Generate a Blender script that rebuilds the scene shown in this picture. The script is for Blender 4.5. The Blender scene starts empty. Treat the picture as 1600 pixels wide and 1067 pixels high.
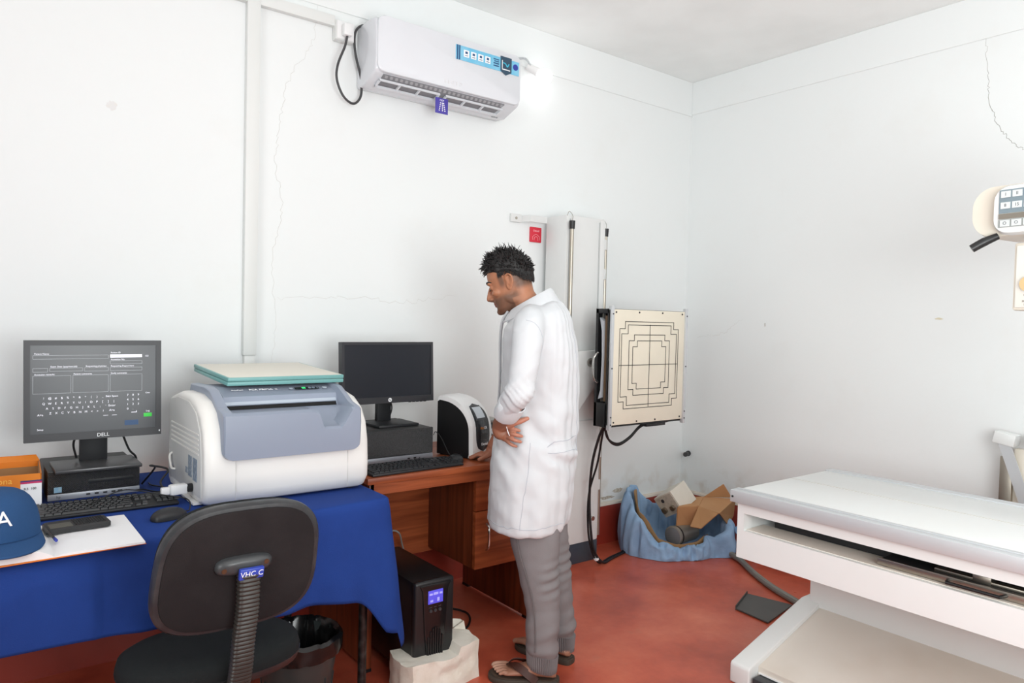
import bpy, bmesh, math, random
from mathutils import Vector, Matrix, noise, Euler
from math import pi, sin, cos, radians, sqrt

scene = bpy.context.scene
COL = scene.collection

# ---------------------------------------------------------------- camera
cam_data = bpy.data.cameras.new('camera')
cam_data.sensor_width = 36.0
cam_data.lens = 1124.0 * 36.0 / 1600.0
cam_data.clip_start = 0.05
cam = bpy.data.objects.new('camera', cam_data)
COL.objects.link(cam)
_r = Vector((0.79238135, -0.60955147, 0.02405824))
_u = Vector((-0.00108545, 0.03802915, 0.99927604))
_f = Vector((0.61002509, 0.79183381, -0.02947195))
M = Matrix.Identity(4)
for i in range(3):
    M[i][0] = _r[i]; M[i][1] = _u[i]; M[i][2] = -_f[i]
M[0][3], M[1][3], M[2][3] = -3.98, -3.21, 1.38
cam.matrix_world = M
scene.camera = cam

# ---------------------------------------------------------------- view / world / lights
scene.view_settings.view_transform = 'Standard'
scene.view_settings.look = 'None'
scene.view_settings.gamma = 1.0
scene.view_settings.use_curve_mapping = False
scene.view_settings.exposure = -0.07

w = bpy.data.worlds.new('world'); scene.world = w
w.use_nodes = True
w.node_tree.nodes['Background'].inputs['Color'].default_value = (0.97, 0.985, 1.0, 1)
w.node_tree.nodes['Background'].inputs['Strength'].default_value = 0.30

def area_light(name, loc, target, size, power, color=(0.96, 1.0, 0.995), sy=None):
    d = bpy.data.lights.new(name, 'AREA')
    d.energy = power; d.color = color; d.size = size
    if sy: d.shape = 'RECTANGLE'; d.size_y = sy
    o = bpy.data.objects.new(name, d); COL.objects.link(o)
    o.location = loc
    o.rotation_euler = (Vector(target) - Vector(loc)).to_track_quat('-Z', 'Y').to_euler()
    return o
area_light('room_light', (-1.6, -4.2, 2.85), (-1.2, -0.8, 0.5), 1.4, 14)
area_light('bounce_light', (-3.2, -4.0, 1.5), (-1.9, -2.5, 3.03), 1.6, 100)
area_light('side_light', (-5.9, -2.6, 1.7), (0.0, -1.8, 1.4), 1.8, 45)  # unseen fill lamp, added at the left to brighten the right wall

# ---------------------------------------------------------------- materials
MATS = {}
def mat(name, col, rough=0.5, metal=0.0, spec=0.5, emit=None, estr=1.0, bump=0.0, bscale=60, var=0.0, vscale=6, vcol=None,
        alpha=1.0, trans=0.0, coat=0.0, bdist=0.002, stretch=None):
    if name in MATS: return MATS[name]
    m = bpy.data.materials.new(name); m.use_nodes = True
    nt = m.node_tree; b = nt.nodes['Principled BSDF']
    b.inputs['Base Color'].default_value = (*col, 1)
    b.inputs['Roughness'].default_value = rough
    b.inputs['Metallic'].default_value = metal
    b.inputs['Specular IOR Level'].default_value = spec
    b.inputs['Coat Weight'].default_value = coat
    b.inputs['Transmission Weight'].default_value = trans
    tc = nt.nodes.new('ShaderNodeTexCoord'); src = tc.outputs['Object']
    if stretch:
        mp = nt.nodes.new('ShaderNodeMapping'); mp.inputs['Scale'].default_value = stretch
        nt.links.new(src, mp.inputs['Vector']); src = mp.outputs['Vector']
    if emit:
        b.inputs['Emission Color'].default_value = (*emit, 1)
        b.inputs['Emission Strength'].default_value = estr
    # every material carries a little procedural variation
    n = nt.nodes.new('ShaderNodeTexNoise'); n.inputs['Scale'].default_value = vscale; n.inputs['Detail'].default_value = 5
    nt.links.new(src, n.inputs['Vector'])
    mx = nt.nodes.new('ShaderNodeMix'); mx.data_type = 'RGBA'
    v = vcol or tuple(c * 0.6 for c in col)
    mx.inputs[6].default_value = (*col, 1); mx.inputs[7].default_value = (*v, 1)
    mr = nt.nodes.new('ShaderNodeMapRange'); mr.inputs[1].default_value = 0.45; mr.inputs[2].default_value = 0.75
    mr.inputs[3].default_value = 0; mr.inputs[4].default_value = var if var else 0.03
    nt.links.new(n.outputs['Fac'], mr.inputs[0]); nt.links.new(mr.outputs[0], mx.inputs[0])
    nt.links.new(mx.outputs[2], b.inputs['Base Color'])
    if bump:
        n2 = nt.nodes.new('ShaderNodeTexNoise'); n2.inputs['Scale'].default_value = bscale; n2.inputs['Detail'].default_value = 4
        nt.links.new(src, n2.inputs['Vector'])
        bp = nt.nodes.new('ShaderNodeBump'); bp.inputs['Strength'].default_value = bump; bp.inputs['Distance'].default_value = bdist
        nt.links.new(n2.outputs['Fac'], bp.inputs['Height']); nt.links.new(bp.outputs['Normal'], b.inputs['Normal'])
    MATS[name] = m
    return m

def srgb(r, g, b):
    f = lambda c: (c / 255 / 12.92) if c / 255 <= 0.04045 else ((c / 255 + 0.055) / 1.055) ** 2.4
    return (f(r), f(g), f(b))

def wood(name, axis, c1=(166, 86, 48), c2=(128, 60, 30)):
    m = bpy.data.materials.new(name); m.use_nodes = True
    nt = m.node_tree; b = nt.nodes['Principled BSDF']
    tc = nt.nodes.new('ShaderNodeTexCoord'); mp = nt.nodes.new('ShaderNodeMapping')
    s = [28, 28, 28]; s['xyz'.index(axis)] = 1.6
    mp.inputs['Scale'].default_value = s
    n = nt.nodes.new('ShaderNodeTexNoise'); n.inputs['Scale'].default_value = 1.3; n.inputs['Detail'].default_value = 7; n.inputs['Distortion'].default_value = 0.7
    r = nt.nodes.new('ShaderNodeValToRGB')
    r.color_ramp.elements[0].position = 0.36; r.color_ramp.elements[0].color = (*srgb(*c2), 1)
    r.color_ramp.elements[1].position = 0.62; r.color_ramp.elements[1].color = (*srgb(*c1), 1)
    nt.links.new(tc.outputs['Object'], mp.inputs['Vector']); nt.links.new(mp.outputs[0], n.inputs['Vector'])
    nt.links.new(n.outputs['Fac'], r.inputs[0]); nt.links.new(r.outputs[0], b.inputs['Base Color'])
    b.inputs['Roughness'].default_value = 0.38
    return m

# wall paint: white with faint smudges
def wall_mat(name, base, stain):
    m = bpy.data.materials.new(name); m.use_nodes = True
    nt = m.node_tree; b = nt.nodes['Principled BSDF']; b.inputs['Roughness'].default_value = 0.6
    b.inputs['Specular IOR Level'].default_value = 0.3
    tc = nt.nodes.new('ShaderNodeTexCoord')
    n = nt.nodes.new('ShaderNodeTexNoise'); n.inputs['Scale'].default_value = 1.7; n.inputs['Detail'].default_value = 8; n.inputs['Roughness'].default_value = 0.65
    nt.links.new(tc.outputs['Object'], n.inputs['Vector'])
    r = nt.nodes.new('ShaderNodeMapRange'); r.inputs[1].default_value = 0.56; r.inputs[2].default_value = 0.8; r.inputs[4].default_value = 0.35
    nt.links.new(n.outputs['Fac'], r.inputs[0])
    mx = nt.nodes.new('ShaderNodeMix'); mx.data_type = 'RGBA'
    mx.inputs[6].default_value = (*base, 1); mx.inputs[7].default_value = (*stain, 1)
    nt.links.new(r.outputs[0], mx.inputs[0])
    # damp stains low on the wall
    sp = nt.nodes.new('ShaderNodeSeparateXYZ'); nt.links.new(tc.outputs['Object'], sp.inputs[0])
    z = nt.nodes.new('ShaderNodeMapRange'); z.inputs[1].default_value = 0.50; z.inputs[2].default_value = 0.24; z.inputs[3].default_value = 0; z.inputs[4].default_value = 1
    nt.links.new(sp.outputs['Z'], z.inputs[0])
    n3 = nt.nodes.new('ShaderNodeTexNoise'); n3.inputs['Scale'].default_value = 7; n3.inputs['Detail'].default_value = 8
    nt.links.new(tc.outputs['Object'], n3.inputs['Vector'])
    r3 = nt.nodes.new('ShaderNodeMapRange'); r3.inputs[1].default_value = 0.5; r3.inputs[2].default_value = 0.72; r3.inputs[4].default_value = 0.8
    nt.links.new(n3.outputs['Fac'], r3.inputs[0])
    mu = nt.nodes.new('ShaderNodeMath'); mu.operation = 'MULTIPLY'
    nt.links.new(z.outputs[0], mu.inputs[0]); nt.links.new(r3.outputs[0], mu.inputs[1])
    mx2 = nt.nodes.new('ShaderNodeMix'); mx2.data_type = 'RGBA'
    mx2.inputs[7].default_value = (*srgb(196, 180, 160), 1)
    nt.links.new(mu.outputs[0], mx2.inputs[0]); nt.links.new(mx.outputs[2], mx2.inputs[6])
    nt.links.new(mx2.outputs[2], b.inputs['Base Color'])
    n2 = nt.nodes.new('ShaderNodeTexNoise'); n2.inputs['Scale'].default_value = 14; n2.inputs['Detail'].default_value = 6
    nt.links.new(tc.outputs['Object'], n2.inputs['Vector'])
    bp = nt.nodes.new('ShaderNodeBump'); bp.inputs['Strength'].default_value = 0.12; bp.inputs['Distance'].default_value = 0.01
    nt.links.new(n2.outputs['Fac'], bp.inputs['Height']); nt.links.new(bp.outputs['Normal'], b.inputs['Normal'])
    return m

def floor_mat():
    m = bpy.data.materials.new('red_cement'); m.use_nodes = True
    nt = m.node_tree; b = nt.nodes['Principled BSDF']
    tc = nt.nodes.new('ShaderNodeTexCoord')
    n = nt.nodes.new('ShaderNodeTexNoise'); n.inputs['Scale'].default_value = 2.2; n.inputs['Detail'].default_value = 9; n.inputs['Roughness'].default_value = 0.62
    nt.links.new(tc.outputs['Object'], n.inputs['Vector'])
    r = nt.nodes.new('ShaderNodeValToRGB')
    e = r.color_ramp.elements
    e[0].position = 0.30; e[0].color = (*srgb(150, 60, 42), 1)
    e[1].position = 0.72; e[1].color = (*srgb(210, 116, 88), 1)
    k = e.new(0.52); k.color = (*srgb(190, 88, 64), 1)
    nt.links.new(n.outputs['Fac'], r.inputs[0])
    n2 = nt.nodes.new('ShaderNodeTexNoise'); n2.inputs['Scale'].default_value = 5.5; n2.inputs['Detail'].default_value = 10; n2.inputs['Roughness'].default_value = 0.75
    nt.links.new(tc.outputs['Object'], n2.inputs['Vector'])
    r2 = nt.nodes.new('ShaderNodeMapRange'); r2.inputs[1].default_value = 0.58; r2.inputs[2].default_value = 0.75; r2.inputs[4].default_value = 0.5
    nt.links.new(n2.outputs['Fac'], r2.inputs[0])
    mx = nt.nodes.new('ShaderNodeMix'); mx.data_type = 'RGBA'; mx.inputs[7].default_value = (*srgb(168, 118, 100), 1)
    nt.links.new(r2.outputs[0], mx.inputs[0]); nt.links.new(r.outputs[0], mx.inputs[6])
    nt.links.new(mx.outputs[2], b.inputs['Base Color'])
    rr = nt.nodes.new('ShaderNodeMapRange'); rr.inputs[3].default_value = 0.16; rr.inputs[4].default_value = 0.5
    nt.links.new(n2.outputs['Fac'], rr.inputs[0]); nt.links.new(rr.outputs[0], b.inputs['Roughness'])
    bp = nt.nodes.new('ShaderNodeBump'); bp.inputs['Strength'].default_value = 0.15; bp.inputs['Distance'].default_value = 0.006
    nt.links.new(n.outputs['Fac'], bp.inputs['Height']); nt.links.new(bp.outputs['Normal'], b.inputs['Normal'])
    return m

WALL = wall_mat('wall_paint', srgb(234, 237, 237), srgb(226, 225, 221))
CEIL = mat('ceiling_paint', srgb(246, 249, 248), 0.8, var=0.3, vcol=srgb(212, 213, 211), vscale=2)
FLOOR = floor_mat()
CURB = mat('red_curb', srgb(152, 54, 40), 0.35, var=0.6, vcol=srgb(104, 28, 20), vscale=4, bump=0.2, bscale=12)
LEDGE = mat('curb_ledge', srgb(222, 212, 200), 0.7, var=0.5, vcol=srgb(190, 176, 160))
PLASTW = mat('white_plastic', srgb(236, 236, 236), 0.35)
TRUNK = mat('trunking_plastic', srgb(226, 228, 226), 0.45)
ACW = mat('gloss_white', srgb(222, 224, 229), 0.18)
ACG = mat('vent_grey', srgb(120, 122, 126), 0.5)
BLACK = mat('black_plastic', srgb(22, 22, 24), 0.4, var=0.2)
BLACKS = mat('black_satin', srgb(32, 33, 36), 0.45, var=0.2)
BLACKG = mat('black_gloss', srgb(14, 14, 16), 0.12)
DARK = mat('dark_void', srgb(10, 10, 11), 0.8)
GREYD = mat('dark_grey_plastic', srgb(58, 60, 64), 0.45)
SILVER = mat('silver_plastic', srgb(168, 172, 180), 0.35, metal=0.3)
CHROME = mat('chrome', srgb(200, 198, 194), 0.22, metal=1.0)
STEEL = mat('brushed_steel', srgb(178, 170, 158), 0.34, metal=1.0, bump=0.1, bscale=80)
ALU = mat('aluminium', srgb(206, 209, 212), 0.42, metal=0.35, bump=0.05, bscale=100)
ENAMEL = mat('white_enamel', srgb(228, 230, 229), 0.3, var=0.12, vcol=srgb(214, 206, 196), vscale=3)
ENAMELD = mat('dusty_enamel', srgb(228, 220, 210), 0.45, var=0.5, vcol=srgb(206, 192, 176), vscale=3)
COLG = mat('column_grey_paint', srgb(222, 223, 222), 0.38, var=0.1)
CREAM = mat('cream_panel', srgb(232, 224, 206), 0.5, var=0.15, vscale=5)
CREAM2 = mat('cream_plastic', srgb(228, 220, 206), 0.4)
NAVY = mat('dark_blue_paint', srgb(52, 60, 72), 0.5, var=0.4, vcol=srgb(80, 84, 84))
PRW = mat('printer_white', srgb(232, 230, 226), 0.38)
PRG = mat('printer_grey_side', srgb(206, 206, 204), 0.5)
PRB = mat('printer_blue_grey', srgb(142, 151, 168), 0.35)
PRB2 = mat('printer_blue_grey_light', srgb(176, 186, 198), 0.35)
TEAL = mat('teal_edge', srgb(114, 168, 166), 0.4)
CASS = mat('cassette_cream', srgb(224, 220, 208), 0.5)
CLOTH = mat('blue_cotton', srgb(32, 62, 134), 0.85, var=0.45, vcol=srgb(24, 47, 108), vscale=5, bump=0.4, bscale=350, spec=0.2)
DENIM = mat('light_blue_fabric', srgb(148, 178, 210), 0.9, var=0.5, vcol=srgb(96, 122, 158), vscale=9, bump=0.6, bscale=90, spec=0.15)
CARD = mat('cardboard', srgb(190, 142, 98), 0.8, var=0.4, vcol=srgb(166, 118, 76), vscale=5)
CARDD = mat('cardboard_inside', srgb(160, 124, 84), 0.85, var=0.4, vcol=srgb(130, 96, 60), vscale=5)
COATM = mat('coat_cotton', srgb(207, 209, 212), 0.85, bump=0.25, bscale=500, spec=0.2)
PANTS = mat('grey_trouser_twill', srgb(128, 123, 124), 0.85, var=0.3, vcol=srgb(118, 112, 112), vscale=20, bump=0.3, bscale=500, spec=0.2)
HAIR = mat('black_hair', srgb(26, 23, 23), 0.5, spec=0.4)
FOAM = mat('white_foam', srgb(232, 226, 214), 0.85, var=0.5, vcol=srgb(206, 194, 174), vscale=12, bump=0.5, bscale=60, bdist=0.004)
CHAIRF = mat('charcoal_fabric', srgb(40, 36, 37), 0.95, bump=0.5, bscale=600, var=0.3, vcol=srgb(64, 60, 60), vscale=7, spec=0.15)
CHAIRE = mat('worn_black_edge', srgb(44, 45, 48), 0.4, var=0.6, vcol=srgb(84, 84, 84), vscale=18)
SEATF = mat('black_seat_fabric', srgb(34, 36, 37), 0.95, bump=0.5, bscale=600, spec=0.15)
GAITER = mat('bellows_plastic', srgb(52, 48, 45), 0.42)
ORANGE = mat('orange_carton', srgb(226, 128, 22), 0.5, var=0.3, vcol=srgb(200, 104, 12))
PAPER = mat('paper', srgb(238, 238, 240), 0.8)
CAPB = mat('cap_cotton', srgb(44, 78, 122), 0.85, bump=0.4, bscale=400, spec=0.2)
WHITE = mat('white_print', srgb(244, 244, 246), 0.6)
BLUE = mat('royal_blue', srgb(44, 60, 160), 0.5)
RED = mat('red_print', srgb(214, 44, 64), 0.5)
HOSE = mat('grey_hose', srgb(122, 120, 114), 0.5, bump=0.5, bscale=100)
CABLE = mat('cable_black', srgb(24, 24, 26), 0.45)
LEATHER = mat('brown_leather', srgb(66, 36, 28), 0.45, spec=0.3)
SOLE = mat('sandal_sole', srgb(64, 56, 48), 0.6)
LABELG = mat('label_grey', srgb(120, 134, 150), 0.5, var=0.8, vcol=srgb(190, 200, 210), vscale=90)
WOODX = wood('wood_along_x', 'x'); WOODZ = wood('wood_upright', 'z'); WOODY = wood('wood_along_y', 'y')
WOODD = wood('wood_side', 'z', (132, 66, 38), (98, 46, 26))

# ---------------------------------------------------------------- mesh builder
def spline(pts, n=8):
    P = [Vector(p) for p in pts]
    if len(P) < 3: return P
    out = []
    for i in range(len(P) - 1):
        p0 = P[i - 1] if i else P[0] * 2 - P[1]
        p1, p2 = P[i], P[i + 1]
        p3 = P[i + 2] if i + 2 < len(P) else P[-1] * 2 - P[-2]
        for k in range(n):
            t = k / n
            out.append(0.5 * ((2 * p1) + (p2 - p0) * t + (2 * p0 - 5 * p1 + 4 * p2 - p3) * t * t + (3 * p1 - p0 - 3 * p2 + p3) * t ** 3))
    out.append(P[-1]); return out

class MB:
    def __init__(s): s.bm = bmesh.new(); s.M = Matrix.Identity(4)
    def v(s, p): return s.bm.verts.new(s.M @ Vector(p))
    def face(s, vs):
        try: return s.bm.faces.new(vs)
        except ValueError: return None
    def box(s, x0, x1, y0, y1, z0, z1, bev=0.0, seg=2):
        if bev: 
            t = MB(); t.box(x0, x1, y0, y1, z0, z1)
            bmesh.ops.bevel(t.bm, geom=list(t.bm.edges), offset=bev, segments=seg, profile=0.5, affect='EDGES')
            s.add(t); return s
        v = [s.v((x, y, z)) for x in (x0, x1) for y in (y0, y1) for z in (z0, z1)]
        for f in ((0, 1, 3, 2), (4, 6, 7, 5), (0, 4, 5, 1), (2, 3, 7, 6), (0, 2, 6, 4), (1, 5, 7, 3)):
            s.face([v[i] for i in f])
        return s
    def add(s, o, M=None):
        mp = {}
        T = s.M @ (M or Matrix.Identity(4))
        for vv in o.bm.verts: mp[vv] = s.bm.verts.new(T @ vv.co)
        for f in o.bm.faces: s.face([mp[x] for x in f.verts])
        o.bm.free(); return s
    def bevel(s, off, seg=2, angle=25):
        bmesh.ops.recalc_face_normals(s.bm, faces=list(s.bm.faces))
        ed = [e for e in s.bm.edges if len(e.link_faces) == 2 and e.calc_face_angle(0) > radians(angle)]
        bmesh.ops.bevel(s.bm, geom=ed, offset=off, segments=seg, profile=0.5, affect='EDGES', clamp_overlap=True)
        return s
    def loft(s, rings, cap=True, closed=True):
        R = [[s.v(p) for p in r] for r in rings]
        n = len(R[0])
        for a, b in zip(R, R[1:]):
            for i in range(n if closed else n - 1):
                s.face([a[i], a[(i + 1) % n], b[(i + 1) % n], b[i]])
        if cap and closed: s.face(R[0][::-1]); s.face(R[-1])
        return s
    def tube(s, pts, r, seg=8, smooth=0, cap=True, flat=1.0):
        P = spline(pts, smooth) if smooth else [Vector(p) for p in pts]
        rs = r if isinstance(r, (list, tuple)) else None
        n = len(P); rings = []
        t0 = (P[1] - P[0]).normalized()
        up = Vector((0, 0, 1)) if abs(t0.z) < 0.9 else Vector((1, 0, 0))
        side = t0.cross(up).normalized()
        for i, p in enumerate(P):
            t = (P[min(i + 1, n - 1)] - P[max(i - 1, 0)])
            t = t.normalized() if t.length > 1e-9 else t0
            side = (side - t * side.dot(t))
            side = side.normalized() if side.length > 1e-6 else t.orthogonal().normalized()
            nn = t.cross(side)
            if rs:
                u = i / (n - 1) * (len(rs) - 1); k = min(int(u), len(rs) - 2); rr = rs[k] * (1 - u + k) + rs[k + 1] * (u - k)
            else: rr = r
            rings.append([p + side * cos(a) * rr + nn * sin(a) * rr * flat for a in [2 * pi * j / seg for j in range(seg)]])
        return s.loft(rings, cap)
    def cyl(s, p0, p1, r0, r1=None, seg=24): return s.tube([p0, p1], [r0, r0 if r1 is None else r1], seg)
    def ell(s, c, r, rot=None, seg=20, rings=12):
        Rm = (rot or Matrix.Identity(3)); Rm = Rm.to_3x3()
        top = []; c = Vector(c)
        for i in range(1, rings):
            th = pi * i / rings
            top.append([c + Rm @ Vector((r[0] * sin(th) * cos(a), r[1] * sin(th) * sin(a), r[2] * cos(th))) for a in [2 * pi * j / seg for j in range(seg)]])
        R = [[s.v(p) for p in q] for q in top]
        a = s.v(c + Rm @ Vector((0, 0, r[2]))); b = s.v(c + Rm @ Vector((0, 0, -r[2])))
        for i in range(seg):
            j = (i + 1) % seg
            s.face([a, R[0][i], R[0][j]]); s.face([b, R[-1][j], R[-1][i]])
            for k in range(len(R) - 1): s.face([R[k][i], R[k + 1][i], R[k + 1][j], R[k][j]])
        return s
    def prism(s, poly, axis, d0, d1):
        # poly: 2-D outline in the other two axes (in x,y,z order)
        def p3(a, b, d): return {'x': (d, a, b), 'y': (a, d, b), 'z': (a, b, d)}[axis]
        A = [s.v(p3(a, b, d0)) for a, b in poly]; B = [s.v(p3(a, b, d1)) for a, b in poly]
        n = len(poly)
        for i in range(n): s.face([A[i], A[(i + 1) % n], B[(i + 1) % n], B[i]])
        s.face(A[::-1]); s.face(B); return s
    def text(s, body, size, M, ext=0.0006, align='CENTER'):
        cu = bpy.data.curves.new('t', 'FONT'); cu.body = body; cu.size = size; cu.extrude = ext; cu.align_x = align; cu.align_y = 'CENTER'
        cu.resolution_u = 3
        o = bpy.data.objects.new('t', cu); COL.objects.link(o)
        dg = bpy.context.evaluated_depsgraph_get()
        me = bpy.data.meshes.new_from_object(o.evaluated_get(dg))
        T = s.M @ M; mp = [s.bm.verts.new(T @ v.co) for v in me.vertices]
        for p in me.polygons: s.face([mp[i] for i in p.vertices])
        bpy.data.objects.remove(o); bpy.data.curves.remove(cu); bpy.data.meshes.remove(me)
        return s
    def build(s, name, material, parent=None, smooth=True, ang=35, norm=True):
        if norm: bmesh.ops.recalc_face_normals(s.bm, faces=list(s.bm.faces))
        me = bpy.data.meshes.new(name); s.bm.to_mesh(me); s.bm.free()
        if material: me.materials.append(material)
        if smooth:
            me.polygons.foreach_set('use_smooth', [True] * len(me.polygons))
            me.set_sharp_from_angle(angle=radians(ang))
        o = bpy.data.objects.new(name, me); COL.objects.link(o)
        if parent: o.parent = parent
        return o

def buildp(s, name, material, parent=None, **k):
    # every connected piece of the mesh becomes a part of its own
    bmesh.ops.recalc_face_normals(s.bm, faces=list(s.bm.faces))
    seen = set(); out = []
    for v0 in list(s.bm.verts):
        if v0 in seen: continue
        st = [v0]; seen.add(v0); comp = []
        while st:
            v = st.pop(); comp.append(v)
            for e in v.link_edges:
                w_ = e.other_vert(v)
                if w_ not in seen: seen.add(w_); st.append(w_)
        n = MB(); mp = {v: n.bm.verts.new(v.co) for v in comp}
        fs = {f for v in comp for f in v.link_faces}
        for f in fs: n.face([mp[x] for x in f.verts])
        out.append(n.build(name, material, parent, norm=False, **k))
    s.bm.free(); return out
MB.buildp = buildp
def tag(o, label, cat=None, group=None, kind=None):
    if label: o['label'] = label
    if cat: o['category'] = cat
    if group: o['group'] = group
    if kind: o['kind'] = kind
    return o
def thing(name, label, cat, loc=(0, 0, 0), rotz=0.0, group=None):
    o = bpy.data.objects.new(name, None); COL.objects.link(o); o.empty_display_size = 0.05
    o.location = loc; o.rotation_euler = (0, 0, rotz)
    return tag(o, label, cat, group)
def struct(name, mb, m, **k):
    o = mb.build(name, m, **k); o['kind'] = 'structure'; return o
def frame(o, x, y):   # matrix with local x, y axes and origin
    x = Vector(x).normalized(); y = Vector(y); y = (y - x * y.dot(x)).normalized(); z = x.cross(y)
    m = Matrix.Identity(4)
    for i in range(3): m[i][0] = x[i]; m[i][1] = y[i]; m[i][2] = z[i]; m[i][3] = o[i]
    return m
FRONT = lambda x, y, z: frame((x, y, z), (1, 0, 0), (0, 0, 1))    # faces -Y
LEFTF = lambda x, y, z: frame((x, y, z), (0, -1, 0), (0, 0, 1))   # faces -X
# ================================================================ the room
H = 3.03
struct('wall_back', MB().box(-6.2, 0.15, 0, 0.15, 0, H + 0.1), WALL, smooth=False)
struct('wall_right', MB().box(0, 0.15, -6.0, 0, 0, H + 0.1), WALL, smooth=False)
struct('floor', MB().box(-6.2, 0, -6.0, 0, -0.1, 0), FLOOR, smooth=False)
struct('ceiling', MB().box(-6.2, 0.15, -6.0, 0.15, H, H + 0.1), CEIL, smooth=False)
struct('trim_1', MB().box(-6.2, 0, -0.006, 0.0, 2.80, H).bevel(0.003), WALL, smooth=False)
struct('trim_2', MB().box(-0.006, 0, -6.0, -0.006, 2.81, H).bevel(0.003), WALL, smooth=False)
def curb(name, poly, axis, d0, d1, lp):
    b = MB(); b.prism(poly, axis, d0, d1)
    o = struct(name, b, CURB, ang=50)
    l = MB(); l.prism(lp, axis, d0, d1); l.build('ledge', LEDGE, o)
curb('baseboard_back', [(-0.05, 0), (-0.048, 0.02), (-0.04, 0.21), (-0.032, 0.232), (0, 0.236), (0, 0)], 'x', -6.2, 0,
     [(-0.034, 0.232), (-0.03, 0.243), (0, 0.247), (0, 0.233)])
curb('baseboard_right', [(-0.05, 0), (-0.048, 0.02), (-0.04, 0.21), (-0.032, 0.232), (0, 0.236), (0, 0)], 'y', -6.0, -0.04,
     [(-0.034, 0.232), (-0.03, 0.243), (0, 0.247), (0, 0.233)])
# cracks in the plaster
def crack(pts, parent, seed, r=0.0011, wob=0.012, m=None):
    random.seed(seed); P = spline(pts, 14)
    Q = [p + Vector((random.uniform(-wob, wob) if abs(pts[0][0]) > 0.01 else 0, random.uniform(-wob, wob) if abs(pts[0][0]) < 0.01 else 0, random.uniform(-wob, wob))) for p in P]
    MB().tube(Q, [r * 0.5, r, r, r * 0.3], 4).build('crack', m or mat('crack_grey', srgb(150, 146, 140), 0.9), parent)
wr = bpy.data.objects['wall_right']; wb = bpy.data.objects['wall_back']
crack([(0, -1.779, 2.81), (0, -1.80, 2.62), (0, -1.81, 2.5), (0, -1.86, 2.36), (0, -1.94, 2.26), (0, -2.03, 2.22), (0, -2.2, 2.18)], wr, 3, wob=0.006)
FC = mat('crack_faint', srgb(204, 202, 198), 0.9)
crack([(-2.68, 0, 2.80), (-2.70, 0, 2.62), (-2.80, 0, 2.45), (-2.84, 0, 2.25), (-2.86, 0, 2.05), (-2.83, 0, 1.85), (-2.87, 0, 1.6), (-2.85, 0, 1.3), (-2.88, 0, 1.1)], wb, 5, r=0.0008, m=FC, wob=0.008)
crack([(-2.85, 0, 1.45), (-2.5, 0, 1.47), (-2.2, 0, 1.46), (-1.9, 0, 1.50)], wb, 6, r=0.0007, m=FC)
crack([(0, -0.1, 1.30), (0, -0.3, 1.33), (0, -0.45, 1.42)], wr, 7, r=0.0007, m=FC)
# stains with a shape of their own
def stain(x, z, rx, rz, seed, wall='b', col=(190, 178, 160)):
    random.seed(seed); n = 18
    poly = [(x + rx * random.uniform(.6, 1.1) * cos(2 * pi * i / n), z + rz * random.uniform(.6, 1.1) * sin(2 * pi * i / n)) for i in range(n)]
    b = MB()
    if wall == 'b': b.prism(poly, 'y', -0.0006, 0.0)
    else: b.prism(poly, 'x', -0.0006, 0.0)
    b.build('stain', mat('stain_%d_%d_%d' % col, srgb(*col), 0.9, var=0.9, vcol=srgb(228, 226, 220), vscale=60), wb if wall == 'b' else wr)
stain(-0.62, 0.305, 0.05, 0.018, 1); stain(-0.72, 0.27, 0.07, 0.012, 2, col=(176, 164, 150))
stain(-2.10, 2.13, 0.03, 0.03, 4, 'r', (226, 218, 206))
stain(-0.62, 1.39, 0.004, 0.014, 5, 'r', (176, 170, 162))
stain(-1.62, 1.44, 0.022, 0.006, 6, 'r', (214, 206, 180))
stain(-3.505, 2.18, 0.022, 0.022, 7, 'b', (226, 226, 226))

# ---------------------------------------------------------------- trunking on the wall
t = thing('cable_trunking', 'white square plastic cable trunking running up and across the left wall', 'cable trunking', (-2.97, 0, 1.15))
b = MB(); b.box(-0.03, 0.026, -0.032, 0.0, 0.05, 1.85, 0.002)
b.build('upright_channel', TRUNK, t)
b = MB(); b.box(-0.024, 0.022, -0.026, 0.0, -0.95, 0.05, 0.002); b.build('lower_channel', TRUNK, t)
b = MB(); b.box(0.026, 0.366, -0.03, 0.0, 1.567, 1.615, 0.002); b.box(-3.1, -0.03, -0.03, 0.0, 1.567, 1.615, 0.002)
b.build('cross_channel', TRUNK, t)

t = thing('wall_socket', 'white wall socket box at the end of the high trunking', 'socket', (-2.56, 0, 2.70))
MB().box(-0.046, 0.046, -0.045, 0.0, -0.045, 0.045, 0.006).build('box', TRUNK, t)
MB().box(-0.042, 0.042, -0.05, -0.044, -0.041, 0.041, 0.003).build('face_plate', PLASTW, t)
t = thing('power_plug', 'white plug with a dark looped cord beside the air conditioner', 'plug', (-2.56, -0.05, 2.70))
MB().box(-0.022, 0.02, -0.034, 0.0, -0.03, 0.024, 0.007).build('plug_body', PLASTW, t)
MB().tube([(0, -0.018, -0.028), (-0.012, -0.02, -0.08), (-0.045, -0.02, -0.17), (-0.048, -0.02, -0.24), (-0.01, -0.01, -0.305), (0.045, 0.0, -0.325), (0.085, 0.01, -0.28), (0.085, 0.01, -0.2), (0.055, 0.01, -0.09), (0.05, 0.01, 0.0), (0.085, 0.015, 0.05), (0.15, 0.02, 0.06)],
          0.0058, 8, 8).build('cord', mat('cord_grey', srgb(62, 62, 64), 0.5), t)

def rrect(hx, hz, r, n=5):
    P = []
    for cx, cz, a0 in ((hx - r, hz - r, 0), (-hx + r, hz - r, 90), (-hx + r, -hz + r, 180), (hx - r, -hz + r, 270)):
        for k in range(n + 1):
            a = radians(a0 + 90 * k / n); P.append((cx + r * cos(a), cz + r * sin(a)))
    return P
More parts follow.
